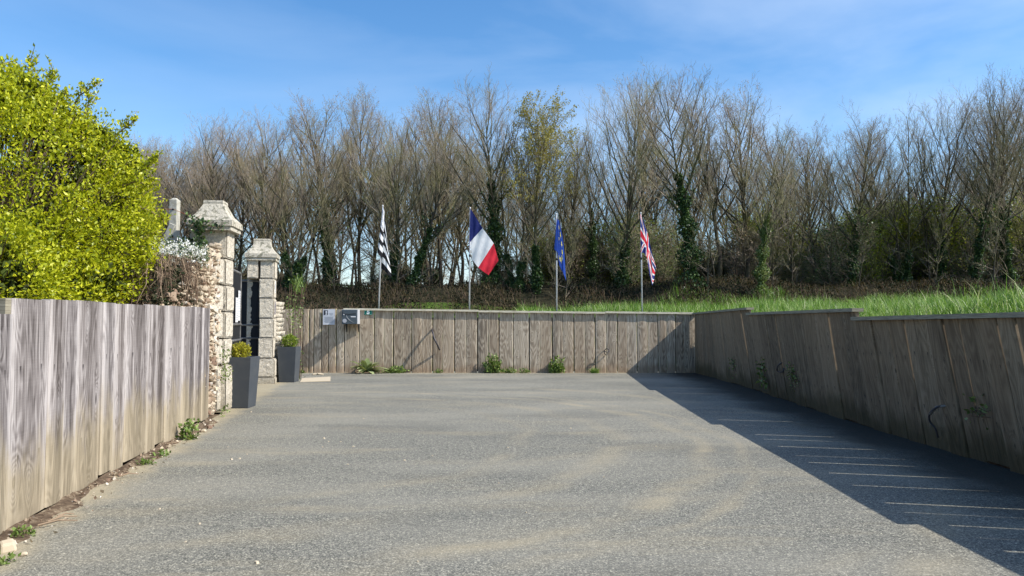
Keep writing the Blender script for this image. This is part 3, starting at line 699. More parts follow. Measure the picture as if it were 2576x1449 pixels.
mb = MB(); mb.tube([(0.02, 0, 1.62), (0.02, 0, 1.80)], 0.034, 10); mb.box((-0.03, 0.0, 1.76), (0.07, 0.03, 0.03)); mb.obj('hinge', M['rust'], ga)
for ch in ga.children:
    if ch.name.startswith(('sheet', 'rail')): ch.scale.y = -1
gb_, w = gate_leaf((-4.28, 10.62, 0), (-4.86, 13.22, 0), 2.08, 'near gate leaf closed edge-on behind the near pillar, white papers taped on')
for ch in gb_.children:
    if ch.name.startswith(('frame', 'rail', 'sheet')): pass
for k, (u, z, hh, ww) in enumerate(((2.02, 1.42, 0.42, 0.26), (2.30, 1.50, 0.52, 0.24))):
    q = gb_.location + Vector((-4.86+4.28, 13.22-10.62, 0)).normalized()*u + Vector((0.032, 0.007, z))
    pp = empty('notice', q, math.atan2(2.60, -0.58)); tag(pp, ('lower white paper notice nearer the pillar' if k == 0 else 'longer white paper notice nearer the leaf edge') + ' on the near gate leaf', 'notice', 'paper notices on the gate')
    mb = MB(); mb.box((0, 0, 0), (ww, 0.003, hh)); mb.obj('sheet', M['white'], pp)
    mb = MB()
    for i in range(10): mb.box((0, -0.0025, hh/2-0.05-i*hh*0.085), (ww*0.75, 0.001, 0.008))
    mb.obj('print', M['inkgrey'], pp)

# rubble wall between timber wall and near pillar
RU = empty('rubble_wall', (-3.95, 9.4, 0)); tag(RU, 'crumbling wall of brown and cream rubble joining the timber wall to the near pillar', 'wall')
RUTOP = [(7.6, 1.45), (8.3, 1.70), (8.9, 1.95), (9.4, 2.12), (10.15, 2.30)]
def rux(y): return -3.755 - 0.215*(y-9.0) if y > 8.95 else -3.755-0.06 + 0.178*(9.0-y)
mb = MB(); ys_ = [7.4+0.1*i for i in range(28)] + [10.14]
for a, b in zip(ys_, ys_[1:]):
    za, zb = pl(RUTOP, a)-0.12, pl(RUTOP, b)-0.12; xa, xb = rux(a)-0.06, rux(b)-0.06
    P = lambda x, y, z: (x+3.95, y-9.4, z)
    mb.face([P(xa, a, 0), P(xb, b, 0), P(xb, b, zb), P(xa, a, za)]); mb.face([P(xa, a, za), P(xb, b, zb), P(xb-0.4, b, zb), P(xa-0.4, a, za)])
    mb.face([P(xa-0.4, a, 0), P(xa-0.4, a, za), P(xb-0.4, b, zb), P(xb-0.4, b, 0)])
mb.face([P(rux(7.4)-0.06, 7.4, 0), P(rux(7.4)-0.06, 7.4, 1.3), P(rux(7.4)-0.46, 7.4, 1.3), P(rux(7.4)-0.46, 7.4, 0)])
mb.obj('mortar_core', M['mortar'], RU)
V = []; F = []; R_ = []
rr = random.Random(3); y = 7.5
spots = []
for tries in range(6000):
    y = rr.uniform(7.45, 10.1); z = rr.uniform(0.0, 2.35); ln = rr.choice((0.05, 0.07, 0.09, 0.12, 0.18)); hs = ln*rr.uniform(0.35, 0.75)
    if z > pl(RUTOP, y)+rr.uniform(-0.1, 0.03) or (y < 8.9 and z < 1.1): continue
    if any(abs(y-a) < (ln+c_)*0.46 and abs(z-b_) < (hs+d_)*0.46 for a, b_, c_, d_ in spots): continue
    spots.append((y, z, ln, hs)); c = Vector((rux(y)-0.055+rr.uniform(-0.02, 0.035)+3.95, y-9.4, z)); n_ = len(V); q = rr.random()
    rot = Euler((rr.uniform(-.5, .5), rr.uniform(-.3, .3), rr.uniform(-.3, .3))).to_matrix()
    for sz in (-1, 1):
        for (sx, sy) in ((-1, -1), (1, -1), (1, 1), (-1, 1)):
            V.append(tuple(c + rot @ Vector((sx*rr.uniform(0.02, 0.07), sy*ln*rr.uniform(0.28, 0.55), sz*hs*rr.uniform(0.28, 0.58)))))
    F += [tuple(n_+i for i in f) for f in ((0, 3, 2, 1), (4, 5, 6, 7), (0, 1, 5, 4), (1, 2, 6, 5), (2, 3, 7, 6), (3, 0, 4, 7))]; R_ += [q]*8
o = link('stonework', np_mesh('stonework', V, F, M['rubble'], R_), RU); b = o.modifiers.new('bevel', 'BEVEL'); b.width = 0.008; b.segments = 2
# dressed quoins set flush in the rubble beside the pillar
mb = MB()
for i, (z0, z1, y0) in enumerate(((0.02, 0.60, 9.96), (0.64, 0.98, 9.86), (1.0, 1.34, 9.74), (1.37, 1.71, 9.80), (1.74, 2.07, 9.66))):
    rocky(mb, (rux(y0)-0.25+3.95, y0-9.4, z0), (rux(10.1)+0.035+3.95, 10.14-9.4, z1), 0.012, 0.018, seed=80+i)
mb.obj('quoin', M['granite'], RU)
# broken stub of the old wall behind the far pillar
SB = empty('broken_wall', (-4.95, 15.5, 0)); tag(SB, 'broken rubble wall end with creeper between the far pillar and the far timber wall', 'wall')
V = []; F = []; R_ = []
z = 0
while z < 1.62:
    hrow = rr.uniform(0.07, 0.13); y = 15.15
    while y < 15.4:
        ln = rr.uniform(0.1, 0.25); c = Vector((0.10-0.08*((y-15.2)/2.5)+rr.uniform(-0.02, 0.02), y+ln/2-15.5, z+hrow/2)); n_ = len(V); q = rr.random()*0.75
        for sz in (-1, 1):
            for (sx, sy) in ((-1, -1), (1, -1), (1, 1), (-1, 1)):
                V.append(tuple(c + Vector((sx*rr.uniform(0.06, 0.10), sy*ln*0.5, sz*hrow*rr.uniform(0.42, 0.52)))))
        F += [tuple(n_+i for i in f) for f in ((0, 3, 2, 1), (4, 5, 6, 7), (0, 1, 5, 4), (1, 2, 6, 5), (2, 3, 7, 6), (3, 0, 4, 7))]; R_ += [q]*8
        y += ln
    z += hrow
link('stonework', np_mesh('stonework', V, F, M['granite'], R_), SB)
mb = MB(); mb.box((-0.06, -0.12, 0.78), (0.26, 0.4, 1.56)); mb.obj('mortar_core', M['mortar'], SB)

# concrete post with raking strut
CP = empty('concrete_post', at(437, 640, 10.4)); CP.location.z = 1.7; tag(CP, 'square concrete fence post with raking strut and wires above the old wall', 'post')
mb = MB(); mb.box((0, 0, 0.60), (0.115, 0.115, 1.28)); mb.box((0, 0, 1.25), (0.10, 0.10, 0.03), taper=(0.5, 0.5)); mb.obj('shaft', M['concrete'], CP, bevel=0.01)
mb = MB(); mb.box((-0.24, -0.02, 0.34), (0.09, 0.10, 1.20), rot=Euler((0, math.radians(24), 0)).to_matrix()); mb.obj('strut', M['concrete'], CP, bevel=0.008)
for z in (0.25, 0.72, 1.10):
    mb = MB(); mb.tube([(0.0, -0.065, z), (0.012, -0.068, z-0.01)], 0.012, 8); mb.obj('bolt_hole', M['blackmetal'], CP)
mb = MB()
for z, e in ((1.10, 0.05), (0.70, -0.15), (0.25, -0.3)): mb.tube([(-0.9, -0.06, z+e), (-0.4, -0.09, z-0.02), (0, -0.06, z), (0.3, -0.02, z-0.12), (0.42, 0.02, z-0.2)], 0.0035, 4)
mb.obj('wire', M['rust'], CP)

# ---------------------------------------------------------------- planters
def planter(px, py, rz, label, mat, big, k_=1.0):
    p = gnd(px, py); g = empty('planter', p, rz); tag(g, label, 'planter', 'tall tapered grey planters')
    g.location.y += 0.15
    mb = MB(); H_, t, b_ = 0.715, 0.219*k_, 0.176*k_; ti = t-0.022
    rings = [(b_, 0.0), (b_+0.003, 0.012), (t-0.002, H_-0.03), (t, H_), (ti, H_), (ti-0.012, H_-0.09)]
    for r, z in rings: mb.v += [(-r, -r, z), (r, -r, z), (r, r, z), (-r, r, z)]
    for i in range(len(rings)-1):
        for k in range(4): mb.f.append((i*4+k, i*4+(k+1) % 4, (i+1)*4+(k+1) % 4, (i+1)*4+k)); mb.m.append(0)
    mb.obj('pot', M['planter'], g, bevel=0.004)
    mb = MB(); mb.face([(-0.16, -0.16, H_-0.07), (0.16, -0.16, H_-0.07), (0.16, 0.16, H_-0.07), (-0.16, 0.16, H_-0.07)]); mb.obj('soil', M['soil'], g)
    # clipped shrub
    s = empty('shrub', (g.location.x, g.location.y, H_-0.07)); tag(s, ('small yellow clipped shrub in the nearer planter' if not big else 'bushy green shrub in the planter by the far timber wall'), 'shrub', 'shrubs in the planters')
    n = 1500; d = unit(RG.normal(size=(n, 3))); rad = (0.125 if not big else 0.155)*(0.45+0.55*RG.random(n)**0.4)*(1+0.22*np.sin(d[:, 0]*7+1)*np.cos(d[:, 1]*6))
    Pp = d*rad[:, None]*np.array([1, 1, 0.85]) + np.array([0, 0, 0.15 if not big else 0.17])
    V, F, R_ = leaves(Pp, 0.026+0.014*RG.random(n), 0.6, 0.55, d, 0.8); link('foliage', np_mesh('foliage', V, F, mat, R_), s)
    mb = MB()
    for k in range(26):
        a = rr.uniform(0, 6.28); q = rr.uniform(0.02, 0.11); mb.tube([(0, 0, 0), (math.cos(a)*q*0.5, math.sin(a)*q*0.5, 0.08), (math.cos(a)*q, math.sin(a)*q, 0.2+0.08*rr.random())], [0.004, 0.003, 0.0015], 4)
    mb.obj('stem', M['drydark'], s)
planter(592, 1027, 0.04, 'tall tapered dark grey planter standing in front of the near gate pillar', M['goldbox'], False)
planter(721, 962, 0.0, 'tall tapered dark grey planter between the far gate pillar and the timber wall', M['box'], True, 0.87)

# ---------------------------------------------------------------- things on the back wall
FY = BACKY-0.002
def text_mesh(txt, size, mat, depth=0.002, bold=0.0):
    cu = bpy.data.curves.new('txt', 'FONT'); cu.body = txt; cu.size = size; cu.align_x = 'CENTER'; cu.align_y = 'CENTER'; cu.extrude = depth; cu.offset = bold
    ob = bpy.data.objects.new('txt', cu); C.objects.link(ob); dg = bpy.context.evaluated_depsgraph_get(); me = bpy.data.meshes.new_from_object(ob.evaluated_get(dg))
    bpy.data.objects.remove(ob); me.materials.clear(); me.materials.append(mat); me.name = 'numeral'; return me
mbx = at(886.5, 815, BACKY); g = empty('mailbox', (mbx.x, FY-0.02, mbx.z)); tag(g, 'slate grey letterbox with pale side, round badge and name slot on the far timber wall', 'mailbox')
w, h, d = 0.375, 0.345, 0.27
mb = MB(); mb.box((0, -d/2, h/2), (w, d, h)); mb.obj('case', M['maillight'], g, bevel=0.004)
mb = MB(); mb.box((-0.006, -d-0.006, h/2-0.004), (w-0.012, 0.012, h-0.006)); mb.obj('door', M['mailgrey'], g, bevel=0.003)
mb = MB(); mb.box((0.0, -d-0.015, h*0.80), (w*0.84, 0.006, h*0.27)); mb.obj('letter_flap', M['mailgrey'], g, bevel=0.002)
mb = MB(); mb.tube([(-0.165, -d-0.016, 0.30), (-0.155, -d-0.017, 0.255), (-0.12, -d-0.017, 0.235), (0.0, -d-0.017, 0.235), (0.15, -d-0.017, 0.25)], [0.004, 0.006, 0.009, 0.006, 0.004], 6); mb.obj('trim', M['blackmetal'], g)
mb = MB(); mb.tube([(-0.09, -d-0.013, 0.22), (-0.05, -d-0.014, 0.14), (0.01, -d-0.014, 0.08), (0.09, -d-0.013, 0.035)], [0.003, 0.004, 0.004, 0.002], 6); mb.obj('swoosh', M['maillight'], g)
mb = MB(); mb.tube([(-0.135, -d-0.010, 0.225), (-0.135, -d-0.022, 0.225)], 0.016, 14); mb.obj('lock', M['white'], g)
mb = MB(); mb.tube([(-0.12, -d-0.010, 0.075), (-0.12, -d-0.020, 0.075)], 0.048, 24); mb.obj('badge', M['badge'], g)
mb = MB(); mb.box((0.085, -d-0.014, 0.172), (0.118, 0.005, 0.022)); mb.obj('name_slot', M['white'], g)
for sx in (-0.125, 0.165):
    mb = MB(); mb.face([(sx-0.012, 0.0, -0.001), (sx-0.012, -0.14, -0.001), (sx-0.012, 0.0, -0.20)]); mb.face([(sx+0.012, 0.0, -0.20), (sx+0.012, -0.14, -0.001), (sx+0.012, 0.0, -0.001)])
    mb.face([(sx-0.012, -0.14, -0.001), (sx+0.012, -0.14, -0.001), (sx+0.012, 0.0, -0.20), (sx-0.012, 0.0, -0.20)]); mb.obj('bracket', M['blackmetal'], g)
sp = at(927, 785.5, BACKY); g = empty('house_number', (sp.x, FY-0.02, sp.z)); tag(g, 'green enamel number 5 plate with white border beside the letterbox', 'sign')
def plate(w, h, c, y, t):
    mb = MB(); P = [(-w/2+c, -h/2), (w/2-c, -h/2), (w/2, -h/2+c), (w/2, h/2-c), (w/2-c, h/2), (-w/2+c, h/2), (-w/2, h/2-c), (-w/2, -h/2+c)]
    mb.v = [(x, y, z) for x, z in P] + [(x, y-t, z) for x, z in P]; mb.f = [tuple(range(8, 16)), tuple(range(7, -1, -1))] + [(k, (k+1) % 8, 8+(k+1) % 8, 8+k) for k in range(8)]; mb.m = [0]*10; return mb
plate(0.200, 0.130, 0.010, 0, 0.006).obj('plate', M['signgreen'], g)
plate(0.182, 0.114, 0.020, -0.007, 0.001).obj('border', M['signwhite'], g)
plate(0.176, 0.108, 0.018, -0.0085, 0.001).obj('field', M['signgreen'], g)
o = link('numeral', text_mesh('5', 0.125, M['signwhite'], 0.001, 0.008), g, (0, -0.0115, 0)); o.rotation_euler = (math.pi/2, 0, 0); o.scale.x = 1.15
np_ = at(828, 797.5, BACKY); g = empty('notice', (np_.x, FY-0.022, np_.z)); tag(g, 'laminated information sheet with a dark portrait photo on the far timber wall', 'notice')
mb = MB(); mb.box((0, 0, 0), (0.285, 0.004, 0.375)); mb.obj('sheet', M['paper'], g)
mb = MB(); mb.box((-0.075, -0.0035, 0.105), (0.10, 0.001, 0.115)); mb.obj('photo', M['ink'], g)
mb = MB(); K = 10
pts = [(-0.062+0.022*math.cos(t*2*math.pi/K), -0.0045, 0.120+0.03*math.sin(t*2*math.pi/K)) for t in range(K)]; mb.face(pts)
mb.face([(-0.085, -0.0046, 0.052), (-0.045, -0.0046, 0.052), (-0.056, -0.0046, 0.10), (-0.07, -0.0046, 0.10)]); mb.obj('portrait', M['paper'], g)
mb = MB()
for i in range(3): mb.box((0.055, -0.0035, 0.09-i*0.022), (0.10-0.02*i, 0.001, 0.006))
for i in range(9): mb.box((0.0, -0.0035, 0.005-i*0.017), (0.23-0.02*(i % 3), 0.001, 0.005))
mb.obj('print', M['inkgrey'], g)

# conduits poking out of the walls
def conduit(name, pts, r, mat, label, n=8, extra=None):
    P0 = Vector(pts[0]); g = empty(name, P0); tag(g, label, 'conduit', 'conduit ends poking out of the timber walls')
    # smooth the path
    P = [Vector(p)-P0 for p in pts]; out = []
    for i in range(len(P)-1):
        a, b_, c_, d_ = P[max(i-1, 0)], P[i], P[i+1], P[min(i+2, len(P)-1)]
        for t in range(5):
            t /= 5; out.append(0.5*((2*b_)+(-a+c_)*t+(2*a-5*b_+4*c_-d_)*t*t+(-a+3*b_-3*c_+d_)*t**3))
    out.append(P[-1]); mb = MB(); mb.tube(out, r, n); mb.obj('pipe', mat, g, smooth=True)
    if extra: mb = MB(); mb.tube([Vector(p)-P0 for p in extra], r*1.25, n); mb.obj('end_sleeve', M['hoselight'], g, smooth=True)
F = BACKY
conduit('conduit', [at(1087.5, 829, F), at(1088, 834, F-0.10), at(1092, 850, F-0.20), at(1099, 865, F-0.20), at(1106, 880, F-0.04)], 0.021, M['hose'], 'long black hose bowing out of the far timber wall behind the French flag')
conduit('conduit', [at(1519, 883, F), at(1526, 877, F-0.06), at(1533, 882, F-0.10), at(1528, 886, F-0.12), at(1520, 884, F-0.10), at(1524, 893, F-0.06), at(1530, 888, F-0.03)], 0.010, M['hose'], 'small curled black cable end low on the far timber wall')
rwp = lambda px, py, off=0.0: (lambda y, z: Vector((lerp(pl(RB, y), pl(RT, y), z/1.3)-off, y, z)))(*(lambda v: (v.y, v.z))(at(px, py, (lambda z_: 4.05*FPX/(px-1288))(0))))
conduit('conduit', [rwp(1948, 912), rwp(1944, 922, 0.06), rwp(1940, 934, 0.05), rwp(1952, 935, 0.03), rwp(1950, 926, 0.0)], 0.010, M['hose'], 'small triangular loop of black cable in the shaded wall by the weeds')
conduit('conduit', [rwp(2388, 1021), rwp(2380, 1024, 0.06), rwp(2366, 1040, 0.09), rwp(2359, 1060, 0.08), rwp(2362, 1078, 0.05), rwp(2359, 1100, 0.03)], 0.0095, M['hose'], 'black cable hanging from the shaded right-hand wall', extra=[rwp(2392, 1020), rwp(2378, 1024, 0.06), rwp(2366, 1042, 0.09)])
g = None

# pale board lying on the asphalt
pts = [gnd(755, 962), gnd(831, 960), gnd(831.5, 949), gnd(760, 953)]
c = sum(pts, Vector())/4; mb = MB(); mb.v = [tuple(p-c) for p in pts] + [tuple(p-c+Vector((0, 0, 0.012))) for p in pts]
mb.f = [(3, 2, 1, 0), (4, 5, 6, 7)] + [(k, (k+1) % 4, 4+(k+1) % 4, 4+k) for k in range(4)]; mb.m = [0]*6
o = mb.obj('board', M['slab']); o.location = c + Vector((0, 0, 0.004)); tag(o, 'pale flat board lying on the asphalt in front of the far timber wall', 'board')
c = gnd(802, 943); mb = MB()
for k in range(3): mb.box((k*0.06-0.08, rr.uniform(-.02, .02), 0.02), (0.14, 0.05, 0.025), rot=Euler((rr.uniform(-.2, .2), rr.uniform(-.2, .2), rr.uniform(-.6, .6))).to_matrix())
o = mb.obj('stone', M['slab'], bevel=0.006); o.location = c; tag(o, 'small pale broken stones at the foot of the far timber wall', 'stone')

# ---------------------------------------------------------------- flags
def flag(name, label, polex0, poley0, polex1, poley1, Y, colrule, mats, cols, amp, NU=96, NV=64, pleat=None, sleeve=None, toplabel='flag'):
    """cols: list of (u, (topx, topy), (botx, boty), depth_top, depth_bottom) in picture units at depth Y"""
    base = at(polex0, poley0, Y); top = at(polex1, poley1, Y)
    base.z = 1.25
    g = empty('flagpole', base); tag(g, label[0], 'flagpole', 'slim poles behind the far timber wall')
    mb = MB(); mb.tube([(0, 0, -0.3), (top-base)*0.6, (top-base)], [0.018, 0.017, 0.014], 10); mb.obj('pole', M['alu'], g, smooth=True)
    mb = MB(); q = lerp(base, top, sleeve or 0.58)-base; mb.tube([q-Vector((0, 0, 0.03)), q+Vector((0, 0, 0.03))], 0.026, 10); mb.obj('collar', M['blackmetal'], g, smooth=True)
    mb = MB(); mb.tube([(top-base), (top-base)+Vector((0, 0, 0.02)), (top-base)+Vector((0, 0, 0.035))], [0.018, 0.018, 0.006], 10); mb.obj('finial', M['white'], g, smooth=True)
    V = []; F_ = []; mi = []
    for j in range(NV+1):
        v = j/NV
        for i in range(NU+1):
            u = i/NU; k = 0
            while k < len(cols)-2 and u > cols[k+1][0]: k += 1
            a, b = cols[k], cols[k+1]; t = (u-a[0])/(b[0]-a[0]); 
            tt = t
            top_ = Vector(a[1]).lerp(Vector(b[1]), tt); bot = Vector(a[2]).lerp(Vector(b[2]), tt)
            dep = lerp(lerp(a[3], b[3], t), lerp(a[4], b[4], t), v)
            p = top_.lerp(bot, v)
            dd = dep + (amp*math.sin(u*17+v*4.0) + amp*0.5*math.sin(u*31-v*7))*min(1, u*5)
            V.append(at(p.x, p.y, Y+dd-0.035+0.22*u))
    o0 = V[0].copy()
    for j in range(NV):
        for i in range(NU):
            a = j*(NU+1)+i; F_.append((a, a+1, a+NU+2, a+NU+1)); mi.append(colrule((i+0.5)/NU, (j+0.5)/NV))
    o = link(name, np_mesh(name, [tuple(p-o0) for p in V], F_, None, mats=mats, mi=mi, smooth=True)); o.location = o0; tag(o, label[1], 'flag')
    return o
FPY = 18.16
def bret(u, v):      # black and white stripes, ermine canton
    if u < 0.42 and v < 4/9.0:
        cu = (u/0.42*4) % 1; cv = (v/(4/9.0)*3) % 1
        return 1 if abs(cu-0.5) < 0.17*(0.4+cv) and 0.25 < cv < 0.8 else 0
    return 1 if int(v*9) % 2 == 0 else 0
flag('breton_flag' if 0 else 'striped_flag', ('leftmost slim pole, carrying the black and white flag', 'black and white striped flag hanging limp on the leftmost pole'), 951, 776, 963, 519, FPY, bret, [M['c_white'], M['c_black']],
     [(0.0, (963, 520), (950, 634), 0, 0), (0.10, (965, 524), (953, 640), -0.05, -0.06), (0.25, (967, 532), (962, 650), -0.02, -0.03), (0.34, (964, 530), (957, 668), 0.05, 0.04), (0.42, (965, 535), (955, 672), 0.07, 0.06), (0.6, (968, 545), (968, 682), 0.02, 0.0), (0.8, (971, 570), (976, 690), -0.03, -0.04), (1.0, (974, 610), (985, 697), 0.03, 0.02)], 0.006, NU=140, NV=90)
fr = lambda u, v: 0 if u < 1/3 else (1 if u < 2/3 else 2)
flag('tricolour_flag', ('second slim pole from the left, carrying the blue, white and red flag', 'blue, white and red vertical tricolour flag drooping from the second pole'), 1180.5, 776, 1183, 525, FPY, fr, [M['c_navy'], M['c_white'], M['c_red']],
     [(0.0, (1183, 524), (1180.5, 628), 0, 0), (0.12, (1194, 541), (1181, 622), -0.03, 0.02), (0.333, (1214, 574), (1184, 607), -0.02, -0.02), (0.5, (1229, 594), (1187, 652), -0.04, -0.06), (0.667, (1242, 612), (1203, 673), -0.02, -0.08), (0.85, (1249, 637), (1217, 684), 0.02, -0.04), (1.0, (1254, 655), (1229, 692), 0.0, 0.0)], 0.016)
def eu(u, v):
    x = u*1.5; y = v
    for k in range(12):
        a = k*math.pi/6; sx = 0.75+0.333*math.cos(a); sy = 0.5+0.333*math.sin(a); dx, dy = x-sx, y-sy; r = math.hypot(dx, dy)
        if r < 0.075:
            th = math.atan2(dx, -dy); m = abs(((th+math.pi/5) % (2*math.pi/5))-math.pi/5)
            if r < 0.075*(0.42/(0.42*math.cos(m)+0.95*math.sin(m)) if True else 1): return 1
    return 0
flag('blue_flag', ('third slim pole from the left, carrying the blue starred flag', 'blue flag with yellow stars hanging folded on the third pole'), 1400.5, 778, 1400, 540, FPY, eu, [M['c_blue'], M['c_gold']],
     [(0.0, (1402, 539), (1394, 624), 0, 0), (0.08, (1401, 548), (1394.5, 627), -0.03, -0.05), (0.27, (1405, 560), (1409, 641), -0.06, -0.08), (0.30, (1403, 556), (1403, 634), 0.04, 0.04), (0.5, (1406, 552), (1407, 668), 0.03, 0.02), (0.78, (1415, 592), (1418, 690), -0.02, -0.03), (1.0, (1420, 640), (1424, 706), -0.01, 0.02)], 0.005, NU=180, NV=100)
def uk(u, v):
    x = u*60; y = v*30
    if abs(x-30) < 3 or abs(y-15) < 3: return 2
    if abs(x-30) < 5 or abs(y-15) < 5: return 1
    for s in (1, -1):
        d = ((x-30)*0.5*s + (y-15)) if s == 1 else ((x-30)*0.5-(y-15)); d = abs(d)/math.sqrt(1.25)
        if d < 0.85: return 2
    for s in (1, -1):
        d = ((x-30)*0.5*s + (y-15)) if s == 1 else ((x-30)*0.5-(y-15)); d = abs(d)/math.sqrt(1.25)
        if d < 2.4: return 1
    return 0
flag('crossed_flag', ('rightmost slim pole, carrying the blue, white and red crossed flag', 'blue flag with red and white crosses hanging limp on the rightmost pole'), 1615.5, 780, 1612, 537, FPY, uk, [M['c_ukblue'], M['c_white'], M['c_red']],
     [(0.0, (1611, 538), (1612, 635), 0, 0), (0.3, (1622, 566), (1620, 636), -0.03, -0.06), (0.5, (1630, 590), (1628, 648), -0.02, -0.10), (0.7, (1634, 610), (1634, 690), 0.03, -0.04), (0.85, (1641, 640), (1641, 718), -0.03, -0.04), (1.0, (1650, 670), (1645, 705), 0.0, 0.02)], 0.010, NU=150, NV=90)

# ---------------------------------------------------------------- plants at the foot of the walls
def leafy(name, cx, cy, z, n, r, hgt, mat, size, label, group=None, width=0.6, up=0.5, stems=8, flatten=0.35, cat='plant'):
    g = empty(name, (cx, cy, z)); tag(g, label, cat, group)
    d = unit(RG.normal(size=(n, 3))); d[:, 2] = np.abs(d[:, 2]); q = RG.random(n)**0.5
    lump = 1+0.3*np.sin(d[:, 0]*9+cx)*np.cos(d[:, 2]*8)
    P_ = d*np.array([r, r*flatten, hgt])*(q*lump)[:, None]
    V, F, R_ = leaves(P_, size*(0.6+0.8*RG.random(n)), up, width, d, 0.7); link('foliage', np_mesh('foliage', V, F, mat, R_), g)
    mb = MB()
    for k in range(stems):
        a = P_[rr.randrange(n)]; mb.tube([(a[0]*0.15, a[1]*0.15, 0), tuple(a*0.6+np.array([0, 0, hgt*0.1])), tuple(a)], [0.003, 0.0025, 0.0015], 4)
    mb.obj('stem', M['drydark'], g); return g
def foot(px): return gnd(px, 936).x
wy = BACKY-0.11
leafy('weed', foot(1000), wy, 0, 420, 0.28, 0.15, M['weed'], 0.05, 'low spreading green weed right of the broad leaved rosette', 'weeds at the foot of the far timber wall')
leafy('weed', foot(1108), wy, 0, 110, 0.11, 0.09, M['weed'], 0.035, 'tiny green weed under the bowed hose on the far wall', 'weeds at the foot of the far timber wall')
leafy('ivy_clump', foot(1243), wy, 0, 560, 0.22, 0.42, M['weed'], 0.06, 'taller leafy ivy clump at the far wall under the French flag side', 'ivy clumps at the foot of the far timber wall')
leafy('ivy_clump', foot(1398), wy, 0, 520, 0.20, 0.40, M['weed'], 0.06, 'leafy ivy clump at the far wall under the blue starred flag', 'ivy clumps at the foot of the far timber wall')
leafy('weed', foot(1283), wy, 0, 220, 0.22, 0.12, M['weed'], 0.04, 'low weed touching the right side of the taller ivy clump', 'weeds at the foot of the far timber wall')
leafy('weed', foot(1320), wy, 0, 160, 0.14, 0.10, M['weed'], 0.04, 'low dark weed midway between the two ivy clumps', 'weeds at the foot of the far timber wall')
leafy('weed', foot(770), wy, 0, 160, 0.09, 0.06, M['weed'], 0.03, 'tiny dark weed behind the pale board', 'weeds at the foot of the far timber wall')
# broad leaved rosette
g = empty('rosette_plant', (foot(932), wy-0.1, 0)); tag(g, 'grey green broad leaved rosette plant below the letterbox and number plate', 'plant')
V = []; F = []; R_ = []
for k in range(54):
    a = rr.uniform(0, 6.283); el = rr.uniform(0.0, 0.85); Ln = rr.uniform(0.28, 0.58); q = rr.random(); w = Ln*0.12
    dh = Vector((math.cos(a), math.sin(a)*0.45 - 0.1, 0)); sd = Vector((-dh.y, dh.x, 0)).normalized(); n_ = len(V)
    for i in range(7):
        t = i/6; p = dh*Ln*t*math.cos(el) + Vector((0, 0, Ln*(t*math.sin(el)+0.25*t-0.42*t*t) + 0.03)); ww = w*math.sin(math.pi*(0.08+0.9*t))**0.8 + 0.002
        V += [tuple(p-sd*ww+Vector((0, 0, 0.012))), tuple(p), tuple(p+sd*ww+Vector((0, 0, 0.012)))]; R_ += [q]*3
    for i in range(6):
        b0 = n_+i*3; F += [(b0, b0+1, b0+4, b0+3), (b0+1, b0+2, b0+5, b0+4)]
link('foliage', np_mesh('foliage', V, F, M['greyleaf'], R_, smooth=True), g)
# grass tuft
g = empty('grass_tuft', (foot(1491), wy, 0)); tag(g, 'bright green grass tuft below the curled cable end', 'grass tuft')
P_ = RG.normal(size=(180, 3))*np.array([0.05, 0.02, 0]); V, F, R_ = blades(P_, 0.10+0.10*RG.random(180), 0.008, 0.7); link('foliage', np_mesh('foliage', V, F, M['blade'], R_), g)
# ivy at left wall foot
p = gnd(488, 1105); leafy('ivy_sprig', p.x-0.05, p.y, 0, 170, 0.10, 0.20, M['weed'], 0.045, 'green ivy sprig climbing the foot of the left timber wall near its far end', flatten=0.8)
for px, py, lb in ((60, 1350, 'small green weed in the soil nearest the camera at the left wall'), (372, 1168, 'tiny weed at the middle of the left wall foot'), (10, 1418, 'broad leaved weed at the bottom left corner of the drive'), (410, 1148, 'low weed just beyond the middle of the left wall foot')):
    p = gnd(px, py); leafy('weed', p.x-0.02, p.y, 0, 70, 0.07, 0.05, M['weed'], 0.028, lb, 'weeds at the foot of the left timber wall', flatten=0.9, stems=3)
# creepers on the shaded wall
def creeper(px0, py0, px1, py1, n, label, size=0.05):
    a = rwp(px0, py0, 0.02); b = rwp(px1, py1, 0.02); g = empty('creeper', a); tag(g, label, 'climbing plant', 'weeds growing through the shaded wall')
    t = RG.random(n); base = np.array(b-a)[None, :]*t[:, None]; P_ = base + RG.normal(size=(n, 3))*np.array([0.02, 0.09, 0.07]); P_[:, 0] = -np.abs(P_[:, 0])-0.01 + base[:, 0]
    V, F, R_ = leaves(P_, size*(0.6+0.8*RG.random(n)), -0.1, 0.7); link('foliage', np_mesh('foliage', V, F, M['ivy_light'], R_), g)
    mb = MB()
    for k in range(5):
        s = 0.05; mb.tube([(-0.01, 0, 0), tuple(np.array(b-a)*0.5+RG.normal(size=3)*np.array([0.01, s, s])-np.array([0.02, 0, 0])), tuple(np.array(b-a)+RG.normal(size=3)*np.array([0.01, s, s])-np.array([0.01, 0, 0]))], 0.003, 4)
    mb.obj('stem', M['drydark'], g)
creeper(1895, 915, 1897, 965, 60, 'leafy weed with lobed leaves growing out of the shaded wall left of the cable loop', 0.07)
creeper(1978, 930, 1985, 962, 110, 'feathery dark weed hanging right of the cable loop on the shaded wall', 0.035)
creeper(1810, 900, 1812, 940, 50, 'thin weed on the shaded wall nearest the far corner', 0.04)
creeper(2470, 1028, 2490, 1042, 26, 'small lobed weed growing through the shaded wall beyond the hanging cable', 0.045)
